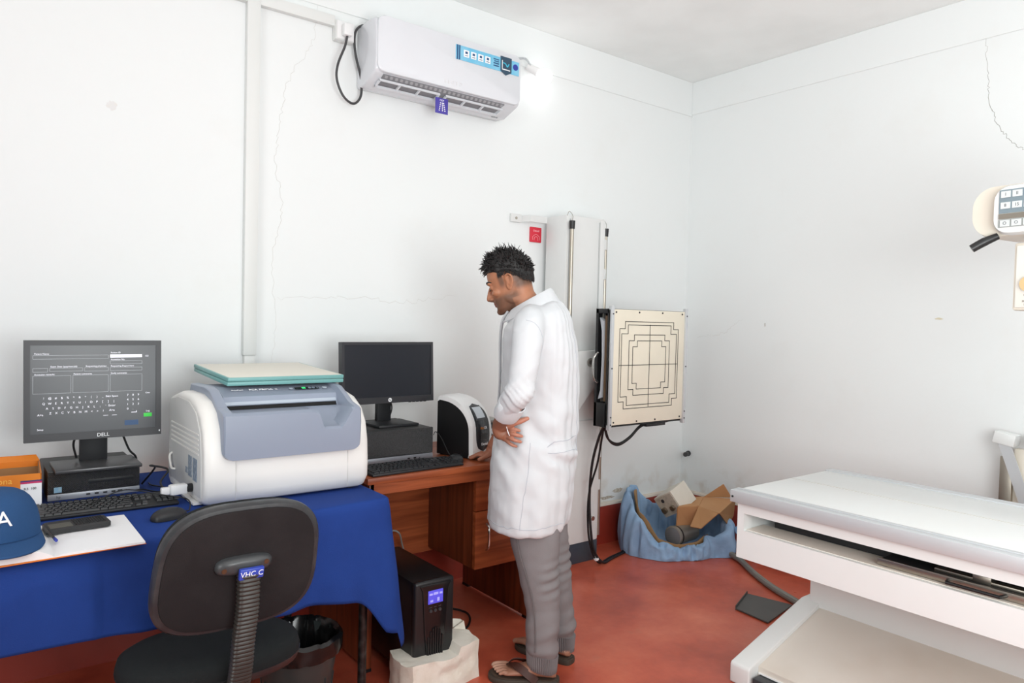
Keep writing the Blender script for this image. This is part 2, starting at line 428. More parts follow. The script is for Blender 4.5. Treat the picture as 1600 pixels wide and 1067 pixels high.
# ---------------------------------------------------------------- air conditioner
ac = thing('air_conditioner', 'white wall mounted split air conditioner with a blue sticker', 'air conditioner', (-2.07, 0, 2.45))
prof = [(0, 0.01), (0, 0.30), (-0.13, 0.305), (-0.175, 0.30), (-0.195, 0.285), (-0.205, 0.22), (-0.207, 0.12), (-0.200, 0.058), (-0.186, 0.045), (-0.075, 0.006)]
b = MB(); b.prism(prof, 'x', -0.41, 0.42); b.bevel(0.012, 3, 40)
b.build('casing', ACW, ac)
b = MB(); fp = [(-0.12, 0.3), (-0.18, 0.303), (-0.203, 0.288), (-0.213, 0.22), (-0.215, 0.12), (-0.211, 0.062), (-0.200, 0.05), (-0.196, 0.06), (-0.19, 0.28)]
b.loft([[(0.005 + a * s_, y, 0.176 + c * s_) for a, c in rrect(0.41, 0.127, 0.035, 6)] for s_, y in ((0.99, -0.17), (1.0, -0.205), (0.998, -0.210), (0.985, -0.2135))]); b.build('front_panel', ACW, ac)
# outlet: dark recess strip on the sloping underside, vanes, louvre
def on_slope(t, x, off=0.0):
    off = off + 0.003  # t 0 (front lip) .. 1 (back) of the underside
    y = -0.192 + t * 0.115; z = 0.047 - t * 0.041
    return Vector((x, y - 0.336 * off, z - 0.94 * off))
b = MB(); 
for (x0, x1) in ((-0.365, 0.33),):
    A = [on_slope(0.02, x0, 0.0012), on_slope(0.02, x1, 0.0012), on_slope(0.70, x1 - 0.01, 0.0012), on_slope(0.70, x0 + 0.01, 0.0012)]
    Bk = [p + Vector((0, 0.006, 0.012)) for p in A]
    b.loft([A, Bk])
b.build('air_outlet', mat('outlet_dark', srgb(136, 136, 140), 0.6), ac)
b = MB()
for k in range(26):
    x = -0.355 + k * 0.0265
    A = [on_slope(0.04, x, 0.002), on_slope(0.04, x + 0.014, 0.002), on_slope(0.2, x + 0.02, 0.002), on_slope(0.2, x + 0.006, 0.002)]
    b.loft([A, [p + Vector((0, 0.001, 0.003)) for p in A]])
b.build('vanes', mat('vane_grey', srgb(176, 176, 180), 0.5), ac)
for (x0, x1) in ((-0.372, -0.045), (-0.012, 0.335)):
    b = MB()
    def bar(xa, xb, t0, t1, o0, o1):
        A = [on_slope(t0, xa, o0), on_slope(t0, xb, o0), on_slope(t1, xb, o0), on_slope(t1, xa, o0)]
        B_ = [on_slope(t0, xa, o1), on_slope(t0, xb, o1), on_slope(t1, xb, o1), on_slope(t1, xa, o1)]
        b.loft([A, B_])
    bar(x0, x1, 0.25, 0.30, 0.004, 0.014); bar(x0, x1, 0.66, 0.74, 0.004, 0.014)
    for k in range(4):
        xx = x0 + (x1 - x0 - 0.008) * k / 3
        bar(xx, xx + 0.008, 0.27, 0.70, 0.004, 0.014)
    b.build('louvre', ACW, ac)
b = MB()
bs = MB().box(0.0, 0.41, -0.2175, -0.2145, 0.202, 0.285)
st = mat('sticker_blue', srgb(112, 190, 224), 0.35, var=0.5, vcol=srgb(170, 216, 236), vscale=14)
bs = MB().box(0.01, 0.40, -0.2178, -0.2135, 0.192, 0.262); s1 = bs.build('sticker', st, ac)
s1.location = (0, 0.002, 0.006)
b = MB()
for k in range(4): b.box(0.055 + k * 0.043, 0.087 + k * 0.043, -0.2185, -0.217, 0.212, 0.246)
b.buildp('icon', WHITE, s1)
b = MB()
for k in range(4):
    b.box(0.064 + k * 0.043, 0.078 + k * 0.043, -0.2192, -0.218, 0.228, 0.239); b.box(0.062 + k * 0.043, 0.080 + k * 0.043, -0.2192, -0.218, 0.218, 0.221)
for k in range(2): b.box(0.015 + k * 0.012, 0.022 + k * 0.012, -0.2192, -0.217, 0.192, 0.262)
b.box(0.236, 0.27, -0.2192, -0.217, 0.21, 0.216); b.box(0.236, 0.27, -0.2192, -0.217, 0.222, 0.228); b.box(0.240, 0.27, -0.2192, -0.217, 0.233, 0.238); b.box(0.236, 0.27, -0.2192, -0.217, 0.243, 0.248)
b.buildp('symbol', mat('sticker_print', srgb(40, 84, 130), 0.5), s1)
b = MB(); b.prism([(0.28, 0.196), (0.315, 0.178), (0.35, 0.196), (0.35, 0.27), (0.28, 0.27)], 'y', -0.2195, -0.217); b.build('dark_badge', mat('badge_dark', srgb(46, 74, 96), 0.4), s1)
b = MB(); b.prism([(0.288, 0.205), (0.292, 0.205), (0.292, 0.25), (0.288, 0.25)], 'y', -0.2205, -0.219); b.prism([(0.288, 0.203), (0.34, 0.203), (0.34, 0.208), (0.288, 0.208)], 'y', -0.2205, -0.219); b.build('badge_white', WHITE, s1)
b = MB(); b.tube([(0.294, -0.2198, 0.238), (0.31, -0.2198, 0.235), (0.322, -0.2198, 0.222), (0.332, -0.2198, 0.238)], 0.003, 6, 6); b.build('badge_swirl', mat('cyan_print', srgb(60, 190, 220), 0.4), s1)
b = MB(); b.cyl((0.376, -0.2195, 0.232), (0.376, -0.217, 0.232), 0.016, seg=20); b.build('round_badge', BLUE, s1)
b = MB(); b.text('HAVELLS', 0.016, FRONT(-0.31, -0.2125, 0.268)); b.build('brand_lettering', mat('grey_print', srgb(96, 98, 104), 0.5), ac)
b = MB(); b.text('L L O Y D', 0.024, FRONT(0.0, -0.2145, 0.078)); b.build('embossed_lettering', mat('pale_print', srgb(222, 222, 224), 0.3), ac)
b = MB(); b.text('LLOYD', 0.013, frame(on_slope(0.95, 0.345, 0.001), (1, 0, 0), (0, -0.94, 0.336))); b.build('corner_lettering', mat('grey_print', srgb(96, 98, 104), 0.5), ac)
# tags (air fresheners)
t = thing('air_freshener', 'purple air freshener card with a lavender print hanging under the air conditioner', 'air freshener', (-2.11, -0.13, 2.455))
MB().box(-0.036, 0.036, -0.046, -0.043, -0.075, 0.0, 0.001).build('card', mat('violet', srgb(72, 62, 160), 0.5), t)
b = MB()
for dx, a in ((-0.014, -0.2), (0.004, 0.05), (0.018, 0.25)):
    for k in range(5): b.ell((dx - a * k * 0.008, -0.0465, -0.06 + k * 0.009), (0.0035, 0.0008, 0.003), seg=6, rings=4)
b.text('ODP', 0.012, FRONT(0, -0.0462, -0.012))
b.build('print', WHITE, t)
t = thing('red_air_freshener', 'small red air freshener packet stuck on the wall beside the bucky column', 'air freshener', (-1.361, 0, 1.872))
MB().box(-0.041, 0.041, -0.012, 0.0, -0.043, 0.043, 0.004).build('packet', RED, t)
b = MB(); b.text('Odonil', 0.016, FRONT(0, -0.0125, 0.022)); b.tube([(-0.024, -0.0125, -0.03), (-0.024, -0.0125, -0.012), (0, -0.0125, 0.002), (0.024, -0.0125, -0.012), (0.024, -0.0125, -0.03)], 0.001, 4, 4)
b.tube([(-0.014, -0.0125, -0.032), (-0.01, -0.0125, -0.016), (0.0, -0.0125, -0.010), (0.01, -0.0125, -0.016), (0.014, -0.0125, -0.032)], 0.001, 4, 4)
b.build('print', mat('pink_print', srgb(244, 190, 196), 0.5), t)

# light bulb in a wall holder
t = thing('light_bulb', 'lit round white bulb in a wall holder beside the air conditioner', 'light bulb', (-1.46, 0, 2.79))
MB().tube([(-0.07, 0, 0.04), (-0.04, -0.05, 0.035), (-0.01, -0.06, 0.0)], 0.014, 8, 4, flat=0.4).build('holder_bracket', ALU, t)
MB().cyl((-0.02, -0.045, 0.0), (0.03, -0.075, -0.03), 0.02, 0.024).build('lamp_holder', PLASTW, t)
MB().ell((0.062, -0.10, -0.052), (0.043, 0.043, 0.043)).build('bulb', mat('bulb_glow', (1, 1, 1), 0.5, emit=(1, 1, 1), estr=3.5), t)
l = bpy.data.lights.new('bulb_light', 'POINT'); l.energy = 0.22; l.shadow_soft_size = 0.045; l.color = (0.97, 0.99, 1)
lo = bpy.data.objects.new('bulb_light', l); COL.objects.link(lo); lo.location = (-1.37, -0.18, 2.70)

t = thing('wall_peg', 'short dark grey peg sticking out of the wall near the corner', 'peg', (0, -0.063, 0.496))
MB().cyl((0, 0, 0), (-0.06, -0.02, 0.0), 0.013, 0.016).build('peg_body', mat('peg_grey', srgb(70, 70, 70), 0.6), t)
MB().cyl((0, 0, 0), (-0.012, -0.004, 0), 0.018).build('collar', GREYD, t)

# ================================================================ bucky stand on the wall
st = thing('bucky_stand', 'tall light grey column with chrome rods carrying a square cream panel by the wall', 'x-ray stand', (-1.17, -0.13, 0))
b = MB(); b.box(-0.15, 0.145, -0.095, 0.077, 0.11, 1.97, 0.003); b.build('column', COLG, st)
MB().box(-0.152, 0.148, -0.10, 0.078, 0.0, 0.115, 0.002).build('plinth', NAVY, st)
b = MB(); b.box(-0.128, -0.12, -0.099, -0.093, 0.12, 1.95); b.box(0.10, 0.108, -0.099, -0.093, 0.12, 1.95); b.buildp('edge_channel', mat('channel_grey', srgb(186, 188, 188), 0.4), st)
MB().box(0.108, 0.146, -0.10, -0.09, 0.12, 1.96, 0.002).build('side_strip', COLG, st)
MB().box(-0.15, 0.11, -0.108, -0.094, 0.12, 0.82, 0.002).build('lower_cover', COLG, st)
for (x, y, z0, z1) in ((-0.135, -0.125, 0.10, 1.905), (0.180, -0.07, 0.13, 1.895)):
    r = MB().cyl((x, y, z0), (x, y, z1), 0.0105, seg=16).build('guide_rod', STEEL, st)
    MB().cyl((x, y, z1 - 0.015), (x, y, z1 + 0.03), 0.0145, 0.017, seg=16).build('rod_cap', BLACK, r)
    b = MB(); b.tube([(x, y, z1 + 0.025), (x + 0.012, y + 0.01, z1 + 0.06), (x + 0.004, y + 0.03, z1 + 0.085), (x - 0.012, y + 0.03, z1 + 0.06)], 0.0022, 6, 6); b.build('hook', CHROME, r)
b = MB(); b.box(-0.40, -0.31, 0.118, 0.13, 1.80, 1.84); b.tube([(-0.37, 0.12, 1.82), (-0.30, 0.10, 1.82), (-0.15, 0.03, 1.82)], 0.018, 8, flat=0.35)
ws = MB(); ws.box(-0.375, -0.30, 0.114, 0.128, 1.93, 1.975, 0.002); ws.prism([(-0.30, 0.122), (-0.27, 0.07), (-0.14, 0.07), (-0.14, 0.076), (-0.268, 0.076), (-0.298, 0.13)], 'z', 1.935, 1.97)
ws.build('wall_bracket', COLG, st); b.bm.free()
MB().cyl((-0.34, 0.112, 1.952), (-0.34, 0.118, 1.952), 0.008, seg=10).build('bracket_screw', STEEL, st)
b = MB()
for (x, z) in ((0.155, 1.83), (0.155, 1.66), (0.155, 0.62), (0.155, 0.43)): b.box(x - 0.006, x + 0.022, -0.085, -0.055, z - 0.03, z + 0.03, 0.003)
b.buildp('rod_clip', COLG, st)
MB().cyl((0.09, -0.106, 0.25), (0.09, -0.122, 0.25), 0.013, seg=12).build('lock_knob', CHROME, st)
# carriage bracket
b = MB(); b.prism([(-0.15, 1.215), (0.17, 1.225), (0.17, 1.16), (-0.10, 0.86), (-0.15, 0.86)], 'y', -0.155, -0.108); b.bevel(0.004)
b.build('carriage_plate', ENAMEL, st)
b = MB(); b.box(0.04, 0.22, -0.30, -0.11, 1.05, 1.19, 0.004); b.build('carriage_arm', ENAMEL, st)
b = MB(); b.cyl((0.0, -0.157, 1.155), (0.0, -0.163, 1.155), 0.024, seg=20); b.build('pivot_ring', mat('ring_grey', srgb(140, 136, 130), 0.5), st)
MB().cyl((0.0, -0.160, 1.155), (0.0, -0.166, 1.155), 0.013, seg=16).build('pivot_hole', mat('ring_dark', srgb(70, 66, 62), 0.5), st)

bk = thing('bucky_panel', None, None, (0.23, -0.33, 1.137)); bk.parent = st; bk['label'] = 'cream square panel with black alignment lines'
Wb, Hb = 0.31, 0.317
b = MB(); b.box(-Wb, -Wb + 0.012, -0.045, 0.05, -Hb, Hb); b.box(-Wb, Wb, 0.04, 0.052, -Hb, Hb); b.box(Wb - 0.012, Wb, -0.045, 0.05, -Hb, Hb)
# left side housing with an opening
hs = MB(); hs.box(-Wb - 0.002, -Wb + 0.05, -0.044, 0.052, -Hb, -Hb + 0.13, 0.002); hs.box(-Wb - 0.002, -Wb + 0.05, -0.044, 0.052, Hb - 0.025, Hb, 0.002)
hs.box(-Wb - 0.002, -Wb + 0.03, 0.034, 0.052, -Hb, Hb); hs.box(-Wb + 0.05, Wb, 0.03, 0.05, -Hb, Hb); hs.box(Wb - 0.012, Wb, -0.044, 0.05, -Hb, Hb); hs.box(-Wb - 0.002, -Wb + 0.03, -0.044, -0.034, -Hb, Hb)
hs.box(-Wb, Wb, -0.044, 0.05, -Hb, -Hb + 0.008); hs.box(-Wb, Wb, -0.044, 0.05, Hb - 0.008, Hb)
b.bm.free(); hs.build('housing', BLACK, bk)
b = MB(); b.prism([(-0.033, -0.18), (-0.033, 0.28), (-0.005, 0.28), (-0.005, -0.18)], 'x', -Wb + 0.012, -Wb + 0.03); b.build('inner_frame', mat('brown_inner', srgb(112, 86, 58), 0.6, var=0.6), bk)
b = MB(); b.prism([(0.03, -0.17), (0.014, -0.12), (0.008, 0.05), (0.014, 0.2), (0.03, 0.27), (0.0, 0.25), (-0.003, 0.05), (0.006, -0.16)], 'x', -Wb + 0.005, -Wb + 0.03); b.build('tray_edge', mat('tray_grey', srgb(186, 190, 196), 0.4), bk)
b = MB(); b.tube([(-Wb, 0.03, -0.08), (-Wb - 0.028, 0.032, -0.055), (-Wb - 0.036, 0.032, 0.0), (-Wb - 0.028, 0.032, 0.055), (-Wb, 0.03, 0.08)], 0.006, 8, 6); b.build('pull_handle', CHROME, bk)
MB().box(-Wb - 0.002, Wb - 0.004, -0.056, -0.044, -Hb + 0.012, Hb - 0.002, 0.002).build('front_panel', CREAM, bk)
for x in (-Wb + 0.008, Wb - 0.008):
    r = MB().box(x - 0.010, x + 0.010, -0.066, -0.044, -Hb - 0.012, Hb + 0.016, 0.002).build('edge_rail', ALU, bk)
    b = MB()
    for z in (-0.30, -0.26, 0.0, 0.29): b.cyl((x, -0.066, z), (x, -0.069, z), 0.004, seg=8)
    b.buildp('rail_screw', GREYD, bk)
b = MB()
def notch(hx, hz, nx, nz, cx=0, cz=0.015, th=0.0017):
    P = [(-nx, hz), (nx, hz), (nx, nz), (hx, nz), (hx, -nz), (nx, -nz), (nx, -hz), (-nx, -hz), (-nx, -nz), (-hx, -nz), (-hx, nz), (-nx, nz)]
    for (a, c), (d, e) in zip(P, P[1:] + P[:1]):
        b.box(cx + min(a, d) - th, cx + max(a, d) + th, -0.0572, -0.0558, cz + min(c, e) - th, cz + max(c, e) + th)
notch(0.24, 0.236, 0.198, 0.197); notch(0.224, 0.218, 0.175, 0.17); notch(0.165, 0.165, 0.125, 0.133); notch(0.135, 0.132, 0.10, 0.10)
b.box(-0.0017, 0.0017, -0.0572, -0.0558, -0.218, 0.236); b.box(-0.24, 0.24, -0.0572, -0.0558, 0.0133, 0.0167)
b.build('alignment_lines', mat('line_black', srgb(38, 34, 30), 0.7), bk)
b = MB()
for (x, z) in ((-0.27, 0.3), (-0.09, 0.302), (0.1, 0.303), (0.27, 0.3), (-0.27, -0.29), (-0.09, -0.293), (0.06, -0.293), (0.27, -0.29)): b.cyl((x, -0.056, z), (x, -0.0585, z), 0.005, seg=8)
b.buildp('screw', BLACK, bk)
b = MB(); b.box(0.0, 0.16, -0.05, -0.02, -Hb - 0.016, -Hb, 0.003); b.build('cable_clamp', BLACK, bk)
t = thing('power_cable', 'black cables hanging from the bucky panel down to the floor', 'cable', (-1.20, -0.45, 0.75))
b = MB()
b.tube([(-0.03, -0.02, 0.08), (-0.02, 0.03, 0.0), (-0.015, 0.08, -0.15), (0.01, 0.12, -0.35), (0.03, 0.12, -0.55), (0.06, 0.12, -0.66), (0.13, 0.12, -0.735), (0.25, 0.16, -0.742), (0.40, 0.20, -0.742), (0.50, 0.24, -0.742)], 0.0075, 8, 8)
b.tube([(-0.03, -0.02, 0.08), (0.005, 0.03, 0.0), (0.025, 0.08, -0.15), (0.015, 0.13, -0.33), (0.015, 0.13, -0.52), (0.05, 0.13, -0.66), (0.12, 0.14, -0.74), (0.24, 0.175, -0.742), (0.38, 0.21, -0.742), (0.47, 0.25, -0.742)], 0.006, 8, 8)
b.tube([(-0.03, -0.02, 0.08), (0.02, 0.0, 0.0), (0.10, 0.0, -0.035), (0.19, 0.0, -0.005), (0.27, 0.0, 0.05), (0.33, 0.0, 0.062)], 0.006, 8, 8)
b.tube([(-0.03, -0.02, 0.08), (0.03, 0.0, -0.01), (0.11, 0.01, -0.045), (0.20, 0.01, -0.015), (0.29, 0.0, 0.05), (0.45, 0.0, 0.058), (0.52, 0.0, 0.065)], 0.006, 8, 8)
b.build('cables', CABLE, t)
b = MB(); b.cyl((0.08, 0.125, -0.70), (0.085, 0.125, -0.71), 0.016, seg=10); b.build('cable_tie', WHITE, t)

# ================================================================ x-ray table
xt = thing('x_ray_table', 'long white x-ray examination table with aluminium rails and a sloped base', 'x-ray table', (-1.25, -2.55, 0))
# local: table world x -1.63..-0.88 => -0.38..0.37 ; world y -1.555 => 0.995
Y1, Y0 = 0.995, -1.15
MB().box(-0.345, 0.335, Y0, Y1 - 0.004, 0.722, 0.749, 0.002).build('tabletop', ENAMEL, xt)
b = MB(); b.box(-0.38, -0.345, Y0, Y1, 0.706, 0.752, 0.002); b.box(-0.343, -0.325, Y0, Y1, 0.745, 0.7535, 0.001)
b.build('near_rail', ALU, xt)
b = MB(); b.box(0.335, 0.37, Y0, Y1, 0.706, 0.752, 0.002); b.box(0.31, 0.333, Y0, Y1, 0.745, 0.7535, 0.001); b.build('far_rail', ALU, xt)
MB().box(0.028, 0.031, Y0, Y1 - 0.004, 0.748, 0.7496).build('centre_seam', mat('seam_grey', srgb(196, 190, 178), 0.6), xt)
MB().cyl((-0.38, Y1 - 0.012, 0.728), (-0.383, Y1 - 0.012, 0.728), 0.004, seg=8).build('rail_screw', BLACK, xt)
# body with the tray slot
b = MB()
b.prism([(Y0, 0.491), (0.978, 0.491), (0.978, 0.700), (Y0, 0.700), (Y0, 0.664), (0.950, 0.664), (0.950, 0.598), (Y0, 0.598)], 'x', -0.352, -0.30)
b.box(-0.30, 0.33, Y0, 0.978, 0.491, 0.598)
b.box(-0.30, 0.33, Y0, 0.978, 0.664, 0.700)
b.box(-0.30, 0.33, 0.955, 0.978, 0.598, 0.664)
b.build('body', ENAMEL, xt, smooth=False)
MB().box(-0.30, 0.32, Y0, 0.95, 0.699, 0.724).build('slider_gap', DARK, xt)
MB().box(-0.22, 0.29, Y0, 0.90, 0.602, 0.664).build('inner_box', mat('inner_black', srgb(26, 26, 28), 0.5), xt)
MB().box(-0.335, -0.22, Y0, 0.95, 0.5985, 0.601).build('slot_floor', ENAMELD, xt)
tr = MB().box(-0.322, -0.316, -0.55, 0.46, 0.604, 0.627, 0.001).build('bucky_tray', STEEL, xt)
MB().box(-0.317, 0.1, -0.55, 0.455, 0.610, 0.622).build('tray_plate', mat('tray_black', srgb(30, 31, 33), 0.5), tr)
b = MB(); b.tube([(-0.320, 0.245, 0.616), (-0.349, 0.238, 0.616), (-0.352, 0.225, 0.616), (-0.352, 0.11, 0.616), (-0.349, 0.097, 0.616), (-0.320, 0.09, 0.616)], 0.0055, 8, 4); b.build('handle', BLACK, tr)
b = MB(); b.box(-0.29, -0.25, 0.14, 0.19, 0.622, 0.645, 0.002); b.box(-0.285, -0.255, 0.02, 0.30, 0.622, 0.632, 0.002); b.build('clamp', STEEL, tr)
# pedestal and base
MB().box(0.14, 0.36, -1.05, 0.95, 0.05, 0.495, 0.004).build('pedestal', ENAMEL, xt)
b = MB(); b.prism([(-0.292, 0.0), (-0.292, 0.075), (0.145, 0.205), (0.36, 0.215), (0.36, 0.0)], 'y', -1.05, 0.905); b.bevel(0.003)
b.build('base_cover', ENAMELD, xt)
b = MB(); b.prism([(-0.352, 0.0), (-0.352, 0.070), (-0.345, 0.080), (0.145, 0.222), (0.36, 0.225), (0.36, 0.0)], 'y', 0.905, 0.99); b.bevel(0.006, 3)
b.build('end_foot', ENAMEL, xt)
MB().box(-0.345, -0.288, -1.05, 0.895, 0.02, 0.048, 0.004).build('kick_bar', GREYD, xt)
MB().box(-0.3, -0.292, -1.05, 0.9, 0.05, 0.054).build('kick_strip', PLASTW, xt)
MB().cyl((-0.347, 0.72, 0.03), (-0.352, 0.72, 0.03), 0.010, seg=10).build('pilot_light', mat('orange_lens', srgb(230, 90, 30), 0.3), xt)

t = thing('floor_hose', 'thick grey flexible hose on the red floor running to the table base', 'hose', (-0.4, -0.8, 0))
MB().tube([(0.06, 0.22, 0.09), (0.06, 0.16, 0.035), (0.03, 0.05, 0.018), (-0.10, -0.13, 0.018), (-0.20, -0.30, 0.018), (-0.27, -0.46, 0.018), (-0.33, -0.62, 0.018), (-0.4, -0.745, 0.02)], 0.017, 10, 8).build('hose_body', HOSE, t)
t = thing('cover_plate', 'loose dark grey metal plate lying on the floor at the table foot', 'plate', (-0.86, -1.2, 0))
b = MB(); b.loft([[(0.088, 0.125, 0.004), (-0.126, 0.043, 0.004), (-0.143, -0.142, 0.004), (0.145, -0.09, 0.004)], [(0.088, 0.125, 0.010), (-0.126, 0.043, 0.010), (-0.143, -0.142, 0.010), (0.145, -0.09, 0.010)]])
b.build('plate_sheet', mat('slate_grey', srgb(76, 76, 74), 0.55, var=0.3), t)
MB().loft([[(0.088, 0.125, 0.0), (-0.126, 0.043, 0.0), (-0.126, 0.047, 0.0), (0.088, 0.129, 0.0)], [(0.088, 0.125, 0.022), (-0.126, 0.043, 0.022), (-0.126, 0.047, 0.022), (0.088, 0.129, 0.022)]]).build('plate_lip', mat('slate_grey', srgb(76, 76, 74), 0.55), t)

# ================================================================ tube head (collimator) at the right edge
ch = thing('x_ray_tube_head', 'cream x-ray tube head with a button panel and black handle above the table', 'x-ray tube head', (-1.1, -2.3, 1.80))
# body faces the camera side (-X, slightly down); frame axes: along -Y to the right
Rh = Matrix.Rotation(radians(-8), 4, 'Z')
b = MB(); b.M = Rh
P = rrect(0.19, 0.085, 0.05)
b.loft([[(0.06, -a - 0.12, c) for a, c in P], [(-0.02, -a - 0.12, c) for a, c in P], [(-0.035, -a * 0.96 - 0.12, c * 0.93) for a, c in P]]); b.build('panel_housing', ENAMEL, ch)
b = MB(); b.M = Rh; P = rrect(0.205, 0.092, 0.075, 8)
b.loft([[(0.20, -a - 0.045, c + 0.003) for a, c in P], [(0.03, -a - 0.045, c + 0.003) for a, c in P], [(0.0, -a * 0.96 - 0.045, c * 0.95 + 0.003) for a, c in P]]); b.build('rear_shell', CREAM2, ch)
b = MB(); b.M = Rh; b.box(-0.0385, -0.034, -0.29, 0.045, -0.012, 0.068); b.build('button_panel', mat('panel_slate', srgb(126, 142, 150), 0.4), ch)
b = MB(); b.M = Rh; b.box(-0.0395, -0.034, -0.29, 0.045, -0.032, -0.014); b.build('chrome_strip', STEEL, ch)
b = MB(); b.M = Rh; b.box(-0.0385, -0.034, -0.29, 0.045, -0.060, -0.034); b.build('lower_button_panel', mat('panel_grey', srgb(150, 156, 154), 0.4), ch)
bm_ = MB(); bm_.M = Rh; bt = MB(); bt.M = Rh
for r_, (z, labs) in enumerate(((0.052, ['I', 'II', 'III', 'IV', 'V', 'VI']), (0.014, ['8', '15', '30', '35', '43', '24']), (-0.047, ['O', 'O', '+', 'X', '=', '-']))):
    for k, s_ in enumerate(labs):
        y = 0.024 - k * 0.036
        bm_.box(-0.041, -0.038, y - 0.015, y + 0.015, z - 0.011, z + 0.011)
        bt.text(s_, 0.015, frame((-0.0412, y, z), (0, -1, 0), (0, 0, 1)), 0.0003)
bm_.buildp('button', mat('button_grey', srgb(212, 216, 216), 0.4), ch)
bt.build('button_lettering', mat('button_print', srgb(90, 96, 100), 0.5), ch)
b = MB(); b.tube([(0.0, 0.060, -0.085), (-0.02, 0.095, -0.105), (-0.035, 0.128, -0.128)], [0.012, 0.0155, 0.0145], 12, 4); b.build('handle', BLACK, ch)
b = MB(); b.M = Rh; b.box(0.0, 0.07, -0.26, 0.01, -0.345, -0.112, 0.008, 2); b.build('lower_box', CREAM2, ch)
b = MB(); b.M = Rh; b.box(-0.006, 0.002, -0.25, 0.0, -0.335, -0.122, 0.004); b.build('lower_face', mat('pale_plate', srgb(236, 234, 226), 0.4), ch)
b = MB(); b.M = Rh; b.cyl((-0.006, -0.045, -0.255), (-0.018, -0.045, -0.255), 0.026, seg=20); b.build('dial', mat('tan_dial', srgb(216, 186, 138), 0.5), ch)
b = MB(); b.M = Rh
for k, s_ in enumerate(('BUCKY', 'S.I.D.', 'MODEL 1', 'MAX 8')): b.text(s_, 0.010, frame((-0.0065, -0.045, -0.292 - k * 0.011), (0, -1, 0), (0, 0, 1)), 0.0003)
b.build('face_lettering', mat('print_brown', srgb(110, 100, 90), 0.5), ch)
b = MB(); b.M = Rh; b.cyl((0.03, -0.14, -0.12), (0.03, -0.14, -0.08), 0.05); b.build('neck', CREAM2, ch)
b = MB(); b.M = Rh; b.cyl((0.19, -0.16, 0.0), (0.55, -0.16, 0.0), 0.045); b.build('support_arm', ENAMEL, ch)

t = thing('tube_stand', 'steel tube stand with a white block and slanted strap near the right wall', 'stand', (-0.09, -2.0, 0))
MB().box(-0.02, 0.02, -0.005, 0.045, 0.0, 0.80, 0.002).build('post', STEEL, t)
MB().box(0.0, 0.035, -0.05, -0.005, 0.0, 0.84, 0.002).build('rear_post', CREAM2, t)
b = MB(); b.M = Matrix.Translation((0.0, 0.025, 0.885)) @ Matrix.Rotation(radians(10), 4, 'X'); b.box(-0.05, 0.03, -0.045, 0.042, -0.027, 0.027, 0.003); b.build('block', ENAMEL, t)
b = MB(); b.loft([[(-0.045, 0.05, 0.87), (-0.045, 0.0, 0.87), (-0.040, 0.0, 0.87), (-0.040, 0.05, 0.87)], [(-0.045, -0.08, 0.50), (-0.045, -0.13, 0.50), (-0.040, -0.13, 0.50), (-0.040, -0.08, 0.50)], [(-0.045, -0.26, 0.0), (-0.045, -0.31, 0.0), (-0.040, -0.31, 0.0), (-0.040, -0.26, 0.0)]]); b.build('strap', ALU, t)
MB().box(-0.04, 0.04, -0.11, -0.055, 0.86, 0.91, 0.003).build('rear_block', ENAMEL, t)
# ================================================================ wooden desk
dk = thing('computer_desk', 'reddish brown wooden computer desk with a drawer and a cupboard', 'desk', (-2.3, -0.42, 0))
# local: x world -2.72..-1.87 => -0.42..0.43 ; y world -0.72..-0.12 => -0.30..0.30
MB().box(-0.44, 0.44, -0.30, 0.30, 0.735, 0.76, 0.003).build('desktop', WOODX, dk)
MB().box(-0.42, 0.42, -0.285, -0.267, 0.69, 0.735).build('front_rail', WOODX, dk)
s = MB().box(-0.425, -0.405, -0.285, 0.29, 0.012, 0.735, 0.001).build('side_panel', WOODD, dk)
MB().box(-0.426, -0.404, -0.287, -0.24, 0.0, 0.013).build('foot_cap', BLACK, s)
s = MB().box(0.405, 0.425, -0.255, 0.29, 0.012, 0.735, 0.001).build('side_panel', WOODD, dk)
MB().box(0.404, 0.426, -0.257, -0.21, 0.0, 0.013).build('foot_cap', BLACK, s)
MB().box(0.404, 0.426, 0.24, 0.29, 0.0, 0.013).build('foot_cap', BLACK, s)
MB().box(-0.405, 0.13, 0.14, 0.155, 0.27, 0.735).build('back_panel', WOODX, dk)
b = MB(); b.box(0.10, 0.405, -0.235, 0.155, 0.29, 0.735, 0.001); b.build('pedestal', WOODD, dk)
MB().box(0.093, 0.425, -0.262, -0.237, 0.550, 0.688, 0.002).build('drawer', WOODX, dk)
d_ = MB().box(0.093, 0.425, -0.262, -0.237, 0.295, 0.546, 0.002).build('cupboard_door', WOODX, dk)
MB().tube([(0.152, -0.262, 0.372), (0.150, -0.281, 0.385), (0.150, -0.287, 0.43), (0.150, -0.281, 0.475), (0.152, -0.262, 0.488)], 0.005, 8, 5).build('handle', CHROME, d_)

# ================================================================ folding table with the blue cloth
ft = thing('folding_table', 'long folding table on black tube legs hidden under the blue cloth', 'table', (-3.5, -0.55, 0))
ROT = radians(-3.0)
MB().box(-0.85, 0.69, -0.40, 0.42, 0.715, 0.742, 0.003).build('tabletop', mat('table_board', srgb(120, 100, 84), 0.6), ft)
for (x, y) in ((0.655, -0.36), (0.655, 0.36), (-0.80, -0.36), (-0.80, 0.36)):
    MB().cyl((x, y, 0.0), (x, y, 0.715), 0.0155, seg=14).build('leg', mat('black_tube', srgb(20, 20, 20), 0.3, var=0.4, vscale=40, vcol=srgb(90, 90, 90)), ft)
random.seed(11)
